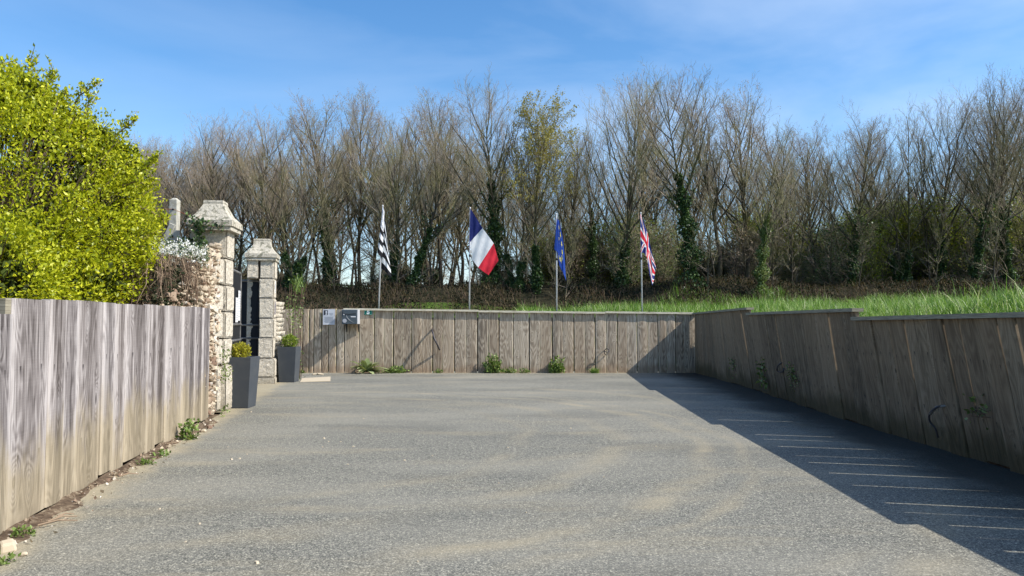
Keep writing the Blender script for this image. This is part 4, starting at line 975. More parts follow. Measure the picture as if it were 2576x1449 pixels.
# creeper right of the far pillar
g = empty('creeper', (-4.66, 15.6, 0)); tag(g, 'flowering green creeper climbing the broken wall behind the far pillar', 'climbing plant')
n = 760; zc = RG.random(n); P_ = np.stack([RG.normal(size=n)*0.06+0.05, RG.random(n)*0.9-0.35, zc*2.1+0.05+RG.normal(size=n)*0.05], 1)
P_ = P_[(np.sin(P_[:, 2]*5+1)+RG.normal(size=n)*0.5) > -0.1]
V, F, R_ = leaves(P_, 0.035+0.03*RG.random(len(P_)), 0.2, 0.6); link('foliage', np_mesh('foliage', V, F, M['ivy_light'], R_), g)
n = 60; P_ = np.stack([RG.normal(size=n)*0.05+0.08, RG.random(n)*0.4+0.0, 1.95+RG.normal(size=n)*0.08], 1); V, F, R_ = blades(P_, 0.32, 0.02, 0.9); link('tuft', np_mesh('tuft', V, F, M['weed'], R_), g)
mb = MB()
for k in range(12):
    a = rr.uniform(-0.2, 0.8); mb.tube([(0.03, a, 0), (0.06, a+rr.uniform(-.1, .1), 0.7), (0.05, a+rr.uniform(-.2, .2), 1.4), (0.07, a+rr.uniform(-.2, .2), 2.0)], 0.005, 4)
mb.obj('stem', M['drydark'], g)

# ---------------------------------------------------------------- soil and litter along the left wall
V = []; F = []; nn = 90; ncol = 7
for j in range(nn+1):
    y = 1.0+8.2*j/nn; w = 0.10+0.05*math.sin(y*3.1)+0.04*math.sin(y*7.7+1)+0.03*math.sin(y*17); w = max(0.045, w)
    for i in range(ncol):
        t = i/(ncol-1); h = 0.022*(1-t)**1.2*(1+0.5*math.sin(y*9+i)) + rr.uniform(-0.006, 0.006)*(1-t); V.append((lwx(y)+0.004+w*t, y, h+0.004 if i < ncol-1 else -0.004))
for j in range(nn):
    for i in range(ncol-1): a = j*ncol+i; F.append((a, a+1, a+ncol+1, a+ncol))
o = link('soil_strip', np_mesh('soil_strip', V, F, M['soil'], smooth=True)); tag(o, kind='structure')
n = 650; yv = 1.5+7.6*RG.random(n); off = np.abs(RG.normal(size=n))*0.10+0.01
P_ = np.stack([-2.85-0.178*(yv-4.11)+off, yv, np.maximum(0.006, 0.024*(1-off/0.15))], 1)
V, F, R_ = leaves(P_, 0.012+0.03*RG.random(n)**2, 0.2, 0.8)
o = link('leaf_litter', np_mesh('leaf_litter', V, F, M['rubble'], R_)); tag(o, 'crumbs of earth, chips and dead leaves along the left wall foot', 'litter', kind='stuff')
for k, (px, py, L_, an) in enumerate(((120, 1320, 0.16, 0.9), (95, 1330, 0.2, 0.6), (140, 1312, 0.12, 1.2), (420, 1122, 0.1, 0.4), (300, 1205, 0.14, 0.8))):
    p = gnd(px, py); mb = MB(); mb.tube([(0, 0, 0.02), (math.cos(an)*L_*0.5, math.sin(an)*L_*0.5, 0.035), (math.cos(an)*L_, math.sin(an)*L_, 0.018)], [0.006, 0.005, 0.003], 6)
    o = mb.obj('stick', M['dry']); o.location = p; tag(o, ['dry stick just past the nearest weed at the left wall foot', 'longest dry stick, nearest the camera at the left wall foot', 'dry stick pointing away along the near left wall foot', 'short stick by the green ivy sprig at the left wall', 'dry stick at the middle of the left wall foot'][k], 'stick', 'dry sticks at the foot of the left wall')
for k, (px, py, s, lb) in enumerate(((18, 1385, 0.10, 'large pale stone at the very near end of the left wall foot'), (527, 1078, 0.07, 'grey brown brick piece at the far end of the left timber wall'), (512, 1087, 0.06, 'flat cream stone by the ivy sprig at the left wall'), (60, 1398, 0.04, 'small cream stone near the bottom left corner'))):
    p = gnd(px, py); mb = MB(); mb.box((0, 0, s*0.25), (s, s*0.8, s*0.5), rot=Euler((0.1, 0.15, px)).to_matrix(), taper=(0.7, 0.8)); o = mb.obj('stone', M['slab'] if k != 1 else M['rubble'], bevel=0.012); o.location = p; tag(o, lb, 'stone')
# loose chips on the asphalt
chips = []
mbc = MB(); mbc.box((0, 0, 0.006), (0.028, 0.02, 0.012), taper=(0.6, 0.7)); chipme = mbc.mesh('chip', M['slab'])
for k in range(46):
    y = 2.6+8*rr.random()**1.6; x = rr.uniform(max(-0.66*y, lwx(y)+0.3), 2.4*rr.random()); o = link('chip', chipme); o.location = (x, y, 0.0); s = rr.uniform(0.35, 0.9); o.scale = (s, s, s); o.rotation_euler = (0, 0, rr.uniform(0, 6.28))
    tag(o, 'tiny pale stone chip scattered on the asphalt', 'stone chip', 'pale stone chips scattered on the asphalt')

# ---------------------------------------------------------------- golden bush above the left wall
B0 = Vector((-5.1, 7.1, 1.5)); BU = empty('golden_bush', B0); tag(BU, 'large bright yellow green bush rising behind the left timber wall', 'bush')
blobs = [((50, 520), 6.9, 1.18), ((-60, 430), 6.9, 1.0), ((35, 290), 6.9, 0.40), ((170, 470), 7.2, 0.62), ((270, 520), 7.4, 0.48), ((320, 570), 7.6, 0.36), ((230, 620), 7.2, 0.66), ((110, 640), 6.8, 0.70), ((-20, 640), 6.4, 0.80), ((325, 450), 7.6, 0.22), ((60, 240), 6.9, 0.26), ((285, 660), 7.4, 0.27), ((165, 360), 7.1, 0.38), ((110, 290), 7.0, 0.26), ((-10, 240), 6.9, 0.3), ((300, 405), 7.4, 0.24), ((235, 370), 7.2, 0.26),
         ((30, 725), 6.0, 0.42), ((150, 715), 6.5, 0.40), ((-50, 700), 5.6, 0.55), ((245, 705), 6.9, 0.26), ((90, 725), 6.2, 0.33)]
cl = []; co_ = []
for (px, py), Y, r in blobs:
    c = np.array(at(px-22, py+10, Y)); m = int(930*r*r)+34
    d = unit(RG.normal(size=(m, 3))); cl.append(c+d*(r*(0.74+0.34*RG.random(m)))[:, None]); co_.append(d)
cl = np.concatenate(cl); co_ = np.concatenate(co_)
# keep outer clusters only
keep = np.ones(len(cl), bool)
for (px, py), Y, r in blobs:
    c = np.array(at(px-22, py+10, Y)); keep &= np.linalg.norm(cl-c, axis=1) > r*0.68
keep &= cl[:, 2] > 1.30
keep &= ~((cl[:, 0] > (-2.85-0.178*(cl[:, 1]-4.11))-0.12) & (cl[:, 2] < 1.7))
cl = cl[keep]; co_ = co_[keep]
# protruding sprays
sp = []
def spray(p0, p1, n, sd=0.05):
    a = np.array(p0); b = np.array(p1); t = RG.random(n); return a+(b-a)*t[:, None]+RG.normal(size=(n, 3))*sd*(1.15-t)[:, None]
sprs = [((150, 330), (200, 240), (242, 214)), ((180, 360), (215, 290), (228, 232)), ((250, 420), (290, 340), (347, 298)), ((60, 260), (70, 190), (76, 145)), ((95, 270), (120, 215), (135, 178)), ((10, 240), (8, 190), (4, 158)), ((340, 440), (370, 420), (392, 398)), ((350, 520), (385, 535), (415, 560)), ((300, 470), (345, 455), (380, 470)), ((130, 300), (155, 262), (160, 240)), ((30, 250), (38, 200), (40, 170)), ((230, 400), (262, 370), (270, 350)), ((330, 640), (360, 640), (380, 655)), ((180, 330), (200, 318), (222, 330))]
mbs = MB(); SP = []; SR = []
for a, m_, b in sprs:
    pa, pm, pb = at(*a, 7.2), at(*m_, 7.1), at(*b, 7.05)
    mbs.tube([pa-B0, pm-B0, pb-B0], [0.012, 0.008, 0.003], 5); SP += [spray(pa, pm, 70, 0.07), spray(pm, pb, 70, 0.045)]
    for k in range(5):
        q = pm.lerp(pb, rr.random()); e = q+Vector((rr.uniform(-.05, .13), rr.uniform(-.1, .1), rr.uniform(0.02, .13))); mbs.tube([q-B0, e-B0], [0.004, 0.002], 4); SP.append(spray(q, e, 16, 0.02))
SP = np.concatenate(SP)
per = 26
ctr = np.repeat(cl, per, 0); outd = np.repeat(co_, per, 0)
P_ = ctr + RG.normal(size=ctr.shape)*0.048
P_ = np.concatenate([P_, SP]); outd = np.concatenate([outd, np.zeros_like(SP)+np.array([0, 0, 1.0])])
keep = ~((P_[:, 0] > (-2.85-0.178*(P_[:, 1]-4.11))-0.03) & (P_[:, 2] < 1.45)); P_ = P_[keep]; outd = outd[keep]
rn = np.clip(RG.normal(0.50, 0.26, len(P_)), 0, 1)
V, F, R_ = leaves(P_-np.array(B0), 0.022+0.026*RG.random(len(P_)), 0.55, 0.50, outd, 0.5, rn)
link('foliage', np_mesh('foliage', V, F, M['privet'], R_), BU)
for k in range(0, len(cl), 4):
    e = Vector(cl[k])-B0; o1 = e*0.55+Vector((0, 0, -0.1)); mbs.tube([o1*0.3+Vector((0, 0, -0.3)), o1, e], [0.014, 0.008, 0.003], 4)
for k in range(14):
    e = Vector((rr.uniform(-.9, 1.0), rr.uniform(-.8, .8), rr.uniform(.4, 1.4))); mbs.tube([(e.x*0.1, e.y*0.1, -0.2), e*0.5+Vector((0, 0, 0.1)), e], [0.04, 0.025, 0.012], 6)
mbs.obj('branch', M['dry'], BU)
# inner leaves, the shade inside the bush put into their dark colour
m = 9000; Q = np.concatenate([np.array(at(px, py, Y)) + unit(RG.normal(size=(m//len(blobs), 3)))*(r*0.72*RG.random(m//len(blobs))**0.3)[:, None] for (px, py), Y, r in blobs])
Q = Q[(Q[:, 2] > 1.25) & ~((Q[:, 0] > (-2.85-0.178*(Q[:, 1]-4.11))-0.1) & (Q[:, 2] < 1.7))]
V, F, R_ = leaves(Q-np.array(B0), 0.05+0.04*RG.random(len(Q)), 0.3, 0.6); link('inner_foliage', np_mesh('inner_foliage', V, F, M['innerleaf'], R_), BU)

# dead vine heap over the rubble, and flowers
g = empty('dead_vines', (-4.2, 8.3, 1.4)); tag(g, 'tangle of dead brown vines hanging above the left timber wall below the white flowers', 'dead vines')
O_ = Vector(g.location)
for nm, cnt, mt in (('vine', 620, 'dry'), ('dark_vine', 700, 'drydark')):
    mb = MB()
    for k in range(cnt):
        px = rr.uniform(225, 520); Y = rr.uniform(7.2, 9.2) if px < 440 else rr.uniform(8.2, 9.5); topy = pl([(225, 690), (330, 655), (400, 640), (520, 660)], px)+rr.uniform(0, 55)
        a = at(px, topy, Y); mxx = rux(Y)-0.02 if Y > 7.5 else lwx(Y)-0.1
        a.x = min(a.x, mxx+0.02); L_ = rr.uniform(0.12, 0.42); dx = rr.uniform(-0.16, 0.05); dy = rr.uniform(-0.12, 0.12)
        mb.tube([a-O_+Vector((-dx*0.6, 0, -0.03)), a-O_+Vector((0, 0, 0.03)), a-O_+Vector((dx*0.5+0.03, dy*0.5, -L_*0.5)), a-O_+Vector((dx+rr.uniform(-.04, .04), dy, -L_))], [0.003, 0.0035, 0.0032, 0.002], 3)
    mb.obj(nm, M[mt], g)
n = 2600; px = RG.uniform(215, 515, n); Y = RG.uniform(7.2, 9.2, n); py = RG.uniform(0, 1, n)
P_ = np.array([at(a, lerp(pl([(215, 700), (330, 672), (400, 655), (515, 680)], a), 772, c), b) for a, b, c in zip(px, Y, py)])
P_[:, 0] = np.minimum(P_[:, 0], -2.85-0.178*(P_[:, 1]-4.11)-0.1)
V, F, R_ = leaves(P_-np.array(O_), 0.03+0.03*RG.random(n), -0.2, 0.6); link('dead_leaf', np_mesh('dead_leaf', V, F, M['bramble'], R_), g)
# solid dark heap the vines hang on
mb = MB(); K = 14; NR = 6
prof = [(0.0, 1.0), (0.02, 1.36), (0.10, 1.58), (0.3, 1.76), (0.6, 1.85), (1.2, 1.6)]
for j in range(K+1):
    y = 7.0+2.5*j/K; s = pl([(7.0, 0.3), (7.8, 0.75), (8.6, 0.95), (9.5, 1.0)], y)
    for d_, z_ in prof: mb.v.append((lwx(y)-0.22-d_ - O_.x, y-O_.y, 1.0+(z_-1.0)*s+0.05*math.sin(y*5+d_*9) - O_.z))
for j in range(K):
    for i in range(len(prof)-1): a = j*6+i; mb.f.append((a, a+1, a+7, a+6)); mb.m.append(0)
mb.obj('root_mat', M['soil'], g, smooth=True)
g = empty('candytuft', at(450, 640, 9.0)); tag(g, 'mound of white flowered candytuft on top of the old wall', 'flowering plant')
O_ = Vector(g.location); n = 2200; th = RG.random(n)
cx_ = 385+140*th; cy_ = 632+RG.normal(size=n)*13+ (th-0.4)**2*30; YY = RG.uniform(8.7, 9.5, n)
P_ = np.array([at(a, b, c) for a, b, c in zip(cx_, cy_, YY)]); V, F, R_ = leaves(P_-np.array(O_), 0.035, 0.5, 0.35); link('foliage', np_mesh('foliage', V, F, M['ivy'], R_), g)
n = 210; th = RG.random(n); cx_ = 383+137*th; cy_ = 630+RG.normal(size=n)*12+(th-0.4)**2*30; YY = RG.uniform(8.55, 9.2, n)
ctr = np.array([at(a, b, c) for a, b, c in zip(cx_, cy_, YY)]); P_ = np.repeat(ctr, 9, 0)+RG.normal(size=(n*9, 3))*0.013
V, F, R_ = leaves(P_-np.array(O_), 0.022, 0.8, 0.8); link('flower', np_mesh('flower', V, F, M['petal'], R_), g)
# ivy under near cap
g = empty('ivy', (-4.3, 10.1, 2.4)); tag(g, 'dark ivy trailing under the cap of the near gate pillar', 'ivy'); O_ = Vector(g.location)
Ps = []
for a, b, c, m in (((480, 560), (560, 572), 10.02, 130), ((500, 575), (510, 625), 9.98, 150), ((475, 548), (505, 565), 9.95, 60), ((470, 600), (500, 640), 10.1, 120)):
    pa, pb = np.array(at(*a, c)), np.array(at(*b, c)); Ps.append(pa+(pb-pa)*RG.random(m)[:, None]+RG.normal(size=(m, 3))*0.035)
P_ = np.concatenate(Ps); V, F, R_ = leaves(P_-np.array(O_), 0.035+0.03*RG.random(len(P_)), 0, 0.7); link('foliage', np_mesh('foliage', V, F, M['ivy'], R_), g)
mb = MB()
for a, b in (((455, 590), (505, 540)), ((505, 560), (515, 640)), ((480, 556), (560, 573))): mb.tube([at(*a, 10.05)-O_, at((a[0]+b[0])/2, (a[1]+b[1])/2+4, 9.98)-O_, at(*b, 10.05)-O_], 0.004, 4)
mb.obj('stem', M['dry'], g)
g = empty('weed', (-3.84, 9.9, 0)); tag(g, 'small weeds rooted in the joints of the rubble wall beside the near planter', 'plant'); n = 160
P_ = np.stack([0.03+RG.random(n)*0.05, RG.uniform(-0.5, 0.15, n), RG.choice([0.05, 0.5, 0.62, 0.8], n)+RG.normal(size=n)*0.04], 1); P_[:, 0] -= P_[:, 1]*0.2
V, F, R_ = leaves(P_, 0.035, 0.3, 0.7); link('foliage', np_mesh('foliage', V, F, M['ivy_light'], R_), g)

# ---------------------------------------------------------------- meadow grass (stuff)
def gz(x, y):
    s = x-pl(RB, y)
    if y < 17.98: return rightf(s, y)[2]
    return fieldz(x, y)
def grass(n, xr, yr, h, w, lean=0.45):
    Y = yr[0]+(yr[1]-yr[0])*RG.random(n)**1.0; x = np.array([RG.uniform(xr(y)[0], xr(y)[1]) for y in Y])
    z = np.array([gz(a, b) for a, b in zip(x, Y)])-0.02
    cl_ = 0.65+0.5*np.sin(x*2.3+np.sin(Y*1.7)*2)*np.sin(Y*1.9+x)+0.25*RG.random(n)
    hh = h*np.clip(cl_, 0.45, 1.35)*(0.6+0.6*RG.random(n))
    return blades(np.stack([x, Y, z], 1), hh, w, lean)
parts = [grass(15000, lambda y: (pl(RB, y)+0.25, pl(RB, y)+1.6), (4.5, 17.9), 0.30, 0.010),
         grass(20000, lambda y: (pl(RB, y)+1.2, max(pl(RB, y)+3.5, 0.72*y+0.5)), (4.5, 17.9), 0.40, 0.012),
         grass(38000, lambda y: (max(0.2, 0.2+(22-y)*0.1), 0.72*y+1), (18.1, 27.6), 0.42, 0.018),
         grass(9000, lambda y: (-0.3, 5.0), (18.05, 19.5), 0.24, 0.010)]
_p = grass(1500, lambda y: (pl(RB, y)+0.5, max(pl(RB, y)+3.0, 0.72*y+0.5)), (5, 22), 0.50, 0.010, 0.6); parts.append((_p[0], _p[1], 0.8+0.2*_p[2]))
Vs, Fs, Rs = [], [], []; off = 0
for V, F, R_ in parts: Vs.append(V); Fs.append(F+off); Rs.append(R_); off += len(V)
o = link('grass', np_mesh('grass', np.concatenate(Vs), np.concatenate(Fs), M['blade'], np.concatenate(Rs))); tag(o, 'tall bright green meadow grass beyond the timber walls', 'grass', kind='stuff')

# ---------------------------------------------------------------- bramble bank (stuff)
def bankpts(n, y0, y1, x0=-14, x1=32, up=0.35):
    Y = RG.uniform(y0, y1, n); X = RG.uniform(x0, x1, n); Z = np.array([fieldz(a, b) for a, b in zip(X, Y)])
    lump = 0.55+0.45*np.sin(X*1.3)*np.sin(X*0.47+2)+0.3*np.sin(X*3.1); return np.stack([X, Y, Z+RG.random(n)**1.4*up*np.clip(lump, 0.15, 1.6)], 1)
P_ = np.concatenate([bankpts(34000, 26.8, 30.0, up=0.34), bankpts(6000, 26.0, 27.6, up=0.22)]); n = len(P_)
V, F, R_ = leaves(P_, 0.05+0.07*RG.random(n), 0.1, 0.6, None, 0, RG.random(n)**1.5); o = link('brambles', np_mesh('brambles', V, F, M['bramble'], R_)); tag(o, 'dark tangled brambles covering the bank below the trees', 'brambles', kind='stuff')
n = 22000; P_ = bankpts(n, 25.9, 30.2, up=0.05); V, F, R_ = blades(P_, 0.18+0.28*RG.random(n), 0.016, 0.8, 2); o = link('dead_grass', np_mesh('dead_grass', V, F, M['deadgrass'], R_)); tag(o, 'dead brown grass and stalks on the dark bank', 'dead grass', kind='stuff')
mb = MB()
for k in range(2600):
    p = Vector(bankpts(1, 25.8, 29.2, up=0.3)[0]); L_ = rr.uniform(0.2, 0.6); a = rr.uniform(0, 6.28); dx, dy = math.cos(a)*L_*0.5, math.sin(a)*0.2
    mb.tube([p, p+Vector((dx*0.5, dy, L_*0.6)), p+Vector((dx*1.1, dy, L_*0.45))], [0.007, 0.006, 0.003], 3)
o = mb.obj('bramble_stems', M['drydark']); tag(o, 'bare arching bramble stems on the dark bank', 'brambles', kind='stuff')
n = 16000; P_ = bankpts(n, 29.7, 31.5, up=0.02); V, F, R_ = blades(P_, 0.07+0.07*RG.random(n), 0.014, 0.5, 2); R_ = R_*0.8; o = link('verge', np_mesh('verge', V, F, M['blade'], R_)); tag(o, 'short green grass along the crest of the bank', 'grass', kind='stuff')

# ---------------------------------------------------------------- trees
def tubes_np(segs):
    """segs: list of (p0, p1, r0, r1) -> 3-sided prisms"""
    A = np.array([s[0] for s in segs]); B = np.array([s[1] for s in segs]); r0 = np.array([s[2] for s in segs])[:, None]; r1 = np.array([s[3] for s in segs])[:, None]
    t = unit(B-A); ref = np.where(np.abs(t[:, 2:3]) > 0.9, np.array([[1.0, 0, 0]]), np.array([[0, 0, 1.0]])); a = unit(np.cross(t, ref)); b = np.cross(t, a)
    V = []
    for C_, r in ((A, r0), (B, r1)):
        for k in range(3):
            w_ = 2*math.pi*k/3; V.append(C_+(a*math.cos(w_)+b*math.sin(w_))*r)
    V = np.stack(V, 1).reshape(-1, 3); base = np.arange(len(segs))[:, None]*6
    F = np.concatenate([base+np.array([k, (k+1) % 3, 3+(k+1) % 3, 3+k]) for k in range(3)], 0); return V, F
def rot_about(d, ang, az):
    """direction making angle ang with d, at azimuth az"""
    d = d.normalized(); a = d.cross(Vector((0.3, 0.2, 0.93)))
    if a.length < 0.05: a = d.cross(Vector((1, 0, 0)))
    a.normalize(); b = d.cross(a); return (d*math.cos(ang)+(a*math.cos(az)+b*math.sin(az))*math.sin(ang)).normalized()
def make_tree(seed, H=10.0, stems=1, spread=0.42, first=0.28, nl=18, up=0.35, n2=7, n3=5, n4=2, lean=0.0, r0=0.17, leaf=None, nleaf=0, leafz=0.0, ls=0.07, ivy=0.0, low=6, ang1=0.65, dens=1.0, tw='twig'):
    R = random.Random(seed); trunk = MB(); segs = []; tips = []; ivypts = []
    def path(p, d, L_, nseg, wig, upb):
        pts = [p.copy()]; 
        for i in range(nseg):
            d = (d + Vector((R.gauss(0, wig), R.gauss(0, wig), R.gauss(0, wig*0.6)+upb/nseg))).normalized(); p = p + d*(L_/nseg); pts.append(p.copy())
        return pts, d
    def child(pts, t):
        f = t*(len(pts)-1); i = min(int(f), len(pts)-2); q = pts[i].lerp(pts[i+1], f-i); return q, (pts[i+1]-pts[i]).normalized()
    def fine(pts, r, L_, lev, cnt):
        for k in range(cnt):
            t = 0.18+0.82*(k+R.random())/cnt; q, d = child(pts, min(t, 1)); l = L_*R.uniform(0.34, 0.62)*(1.15-0.45*t); rr_ = max(0.0055, r*0.46*(1.1-0.5*t))
            nd = rot_about(d, R.uniform(0.35, 0.75) if lev == 2 else R.uniform(0.4, 0.95), R.uniform(0, 6.283)); nd = (nd+Vector((0, 0, up*(0.6 if lev == 2 else 0.4)))).normalized()
            ns = 3 if lev == 2 else 2; ps, _ = path(q, nd, l, ns, 0.12, 0.12)
            for i in range(ns): segs.append((tuple(ps[i]), tuple(ps[i+1]), rr_*(1-0.75*i/ns), rr_*(1-0.75*(i+1)/ns)))
            if lev == 2: fine(ps, rr_, l, 3, n3)
            elif lev == 3: fine(ps, rr_, l, 4, n4)
            else: tips.append(ps[-1]); tips.append(ps[-2])
    for s in range(stems):
        a = R.uniform(0, 6.28); d0 = Vector((math.cos(a)*0.16*(stems > 1)+lean, math.sin(a)*0.16*(stems > 1), 1)).normalized()
        Hs = H*(1 if s == 0 else R.uniform(0.75, 0.97))
        pts, _ = path(Vector((math.cos(a)*0.18*(stems > 1), math.sin(a)*0.18*(stems > 1), -0.3)), d0, Hs*0.93, 14, 0.045, 0.14)
        rs = r0*(1 if stems == 1 else 0.78); rad = [rs*((1-i/14.0)**0.85)*0.95+0.008 for i in range(15)]; rad[0] *= 1.45; rad[1] *= 1.08
        trunk.tube(pts, rad, 8, cap=False)
        for k in range(16):                                            # ivy sleeve anchor points
            pass
        if ivy > 0:
            m = int(6500*ivy)
            for k in range(m):
                t = R.random()**0.9*ivy*0.62; q, dd = child(pts, t); a2 = R.uniform(0, 6.283); w_ = rs*(1.0-t)+R.uniform(0.02, 0.34 if ivy < 1 else 0.66)*(1.15-0.9*t/(ivy*0.62))*(0.7+0.5*math.sin(t*40+seed)); ivypts.append((q.x+math.cos(a2)*w_, q.y+math.sin(a2)*w_, q.z+R.gauss(0, .05)))
        nn_ = int(nl/ (1 if stems == 1 else 1.6))
        for k in range(nn_):
            t = first+(0.97-first)*((k+R.random()*0.8)/nn_); q, d = child(pts, t); L_ = H*spread*(1.12-0.62*t**1.6)*R.uniform(0.75, 1.1)
            nd = rot_about(d, ang1*R.uniform(0.85, 1.25)*(1.18-0.4*t), k*2.4+R.uniform(-.5, .5)); ps, _ = path(q, nd, L_, 6, 0.085, up*1.5); rl = max(0.022, rad[min(13, int(t*14))]*0.56)
            trunk.tube(ps, [rl*(1-0.13*i)+0.004 for i in range(7)], 5, cap=False); fine(ps, rl, L_, 2, n2)
            if ivy > 0.6 and t < 0.5:
                for _ in range(60): q2, dd = child(ps, R.random()*0.4); ivypts.append((q2.x+R.gauss(0, .1), q2.y+R.gauss(0, .1), q2.z+R.gauss(0, .1)))
        for k in range(low):                                            # mossy epicormic side shoots
            t = R.uniform(0.08, first); q, d = child(pts, t); nd = rot_about(d, R.uniform(0.9, 1.35), R.uniform(0, 6.28)); L_ = H*R.uniform(0.08, 0.19); ps, _ = path(q, nd, L_, 4, 0.16, 0.5)
            for i in range(4): segs.append((tuple(ps[i]), tuple(ps[i+1]), 0.022*(1-0.2*i), 0.022*(1-0.2*(i+1))))
            fine(ps, 0.02, L_, 3, 7)
    out = {'trunk': trunk.mesh('trunk', M['bark'], True)}
    V, F = tubes_np(segs); out['crown'] = np_mesh('crown', V, F, M[tw])
    if leaf:
        T = np.array([tuple(t) for t in tips]); T = T[T[:, 2] > leafz*H]; idx = RG.integers(0, len(T), nleaf); P_ = T[idx]+RG.normal(size=(nleaf, 3))*0.06
        V, F, R_ = leaves(P_, ls*(0.6+0.8*RG.random(nleaf)), 0.3, 0.6); out['foliage'] = np_mesh('foliage', V, F, M[leaf], R_)
    if ivypts:
        n_ = len(ivypts); V, F, R_ = leaves(np.array(ivypts), 0.08+0.07*RG.random(n_), -0.2, 0.8, None, 0, RG.random(n_)**1.3); out['ivy'] = np_mesh('ivy', V, F, M['ivy'], R_)
    return out
KIND = {
 'oakA': make_tree(1, nl=26, spread=0.46, r0=0.14, first=0.32, leaf='bud', nleaf=3600, ls=0.05, ivy=0.8, low=8, n2=9, n3=6, ang1=0.72, up=0.38),
 'oakB': make_tree(2, nl=27, spread=0.42, first=0.32, up=0.40, r0=0.125, leaf='bud', nleaf=3200, ls=0.05, ivy=0.0, low=9, n2=9, n3=6, ang1=0.68),
 'slim': make_tree(3, nl=24, spread=0.34, first=0.36, up=0.42, r0=0.10, n2=9, n3=5, ivy=0.0, ang1=0.62, low=5),
 'vase': make_tree(4, nl=24, spread=0.56, first=0.25, up=0.45, ivy=0.6, r0=0.15, ang1=0.70, low=6, n2=10, n3=6),
 'multi': make_tree(5, stems=3, nl=22, spread=0.40, first=0.30, up=0.42, r0=0.11, ivy=0.45, low=5, n2=8, n3=5, ang1=0.7),
 'ivied': make_tree(6, nl=24, spread=0.45, first=0.38, up=0.40, ivy=1.05, r0=0.14, low=5, n2=9, n3=6, ang1=0.7),
 'leafy': make_tree(8, nl=26, spread=0.42, first=0.36, up=0.42, r0=0.13, leaf='budleaf', nleaf=15000, leafz=0.52, ls=0.085, ivy=0.55, n2=9, n3=5, low=6, ang1=0.68),
 'dense': make_tree(9, nl=28, spread=0.46, first=0.24, up=0.38, n2=10, n3=6, r0=0.105, low=9, ivy=0.0, tw='twig_far', ang1=0.7),
 'lean': make_tree(10, nl=24, spread=0.46, first=0.30, up=0.42, lean=0.24, ivy=0.75, r0=0.13, low=6, n2=9, n3=6, ang1=0.7),
 'pole': make_tree(12, nl=12, spread=0.22, first=0.35, up=0.6, r0=0.06, n2=6, n3=4, ivy=0.0, low=7),
}
HT = {}
for k_, d_ in KIND.items():
    me = d_['crown']; a_ = np.zeros(len(me.vertices)*3, dtype=np.float32); me.vertices.foreach_get('co', a_); HT[k_] = float(np.percentile(a_[2::3], 99.6))
def place(kind, x, y, h, rz, label, group, wide=1.0, noivy=False, lightivy=False):
    g = empty('tree', (x, y, fieldz(x, y)-0.05), rz); g.scale = (wide*h/HT[kind], wide*h/HT[kind], h/HT[kind]); tag(g, label, 'tree', group)
    for nm, me in KIND[kind].items():
        if nm == 'ivy' and noivy: continue
        o = link(nm, me, g)
        if nm == 'ivy' and lightivy:
            o.material_slots[0].link = 'OBJECT'; o.material_slots[0].material = M['ivy_light']
    return g
GF = 'tall bare trees in the front row on the bank'
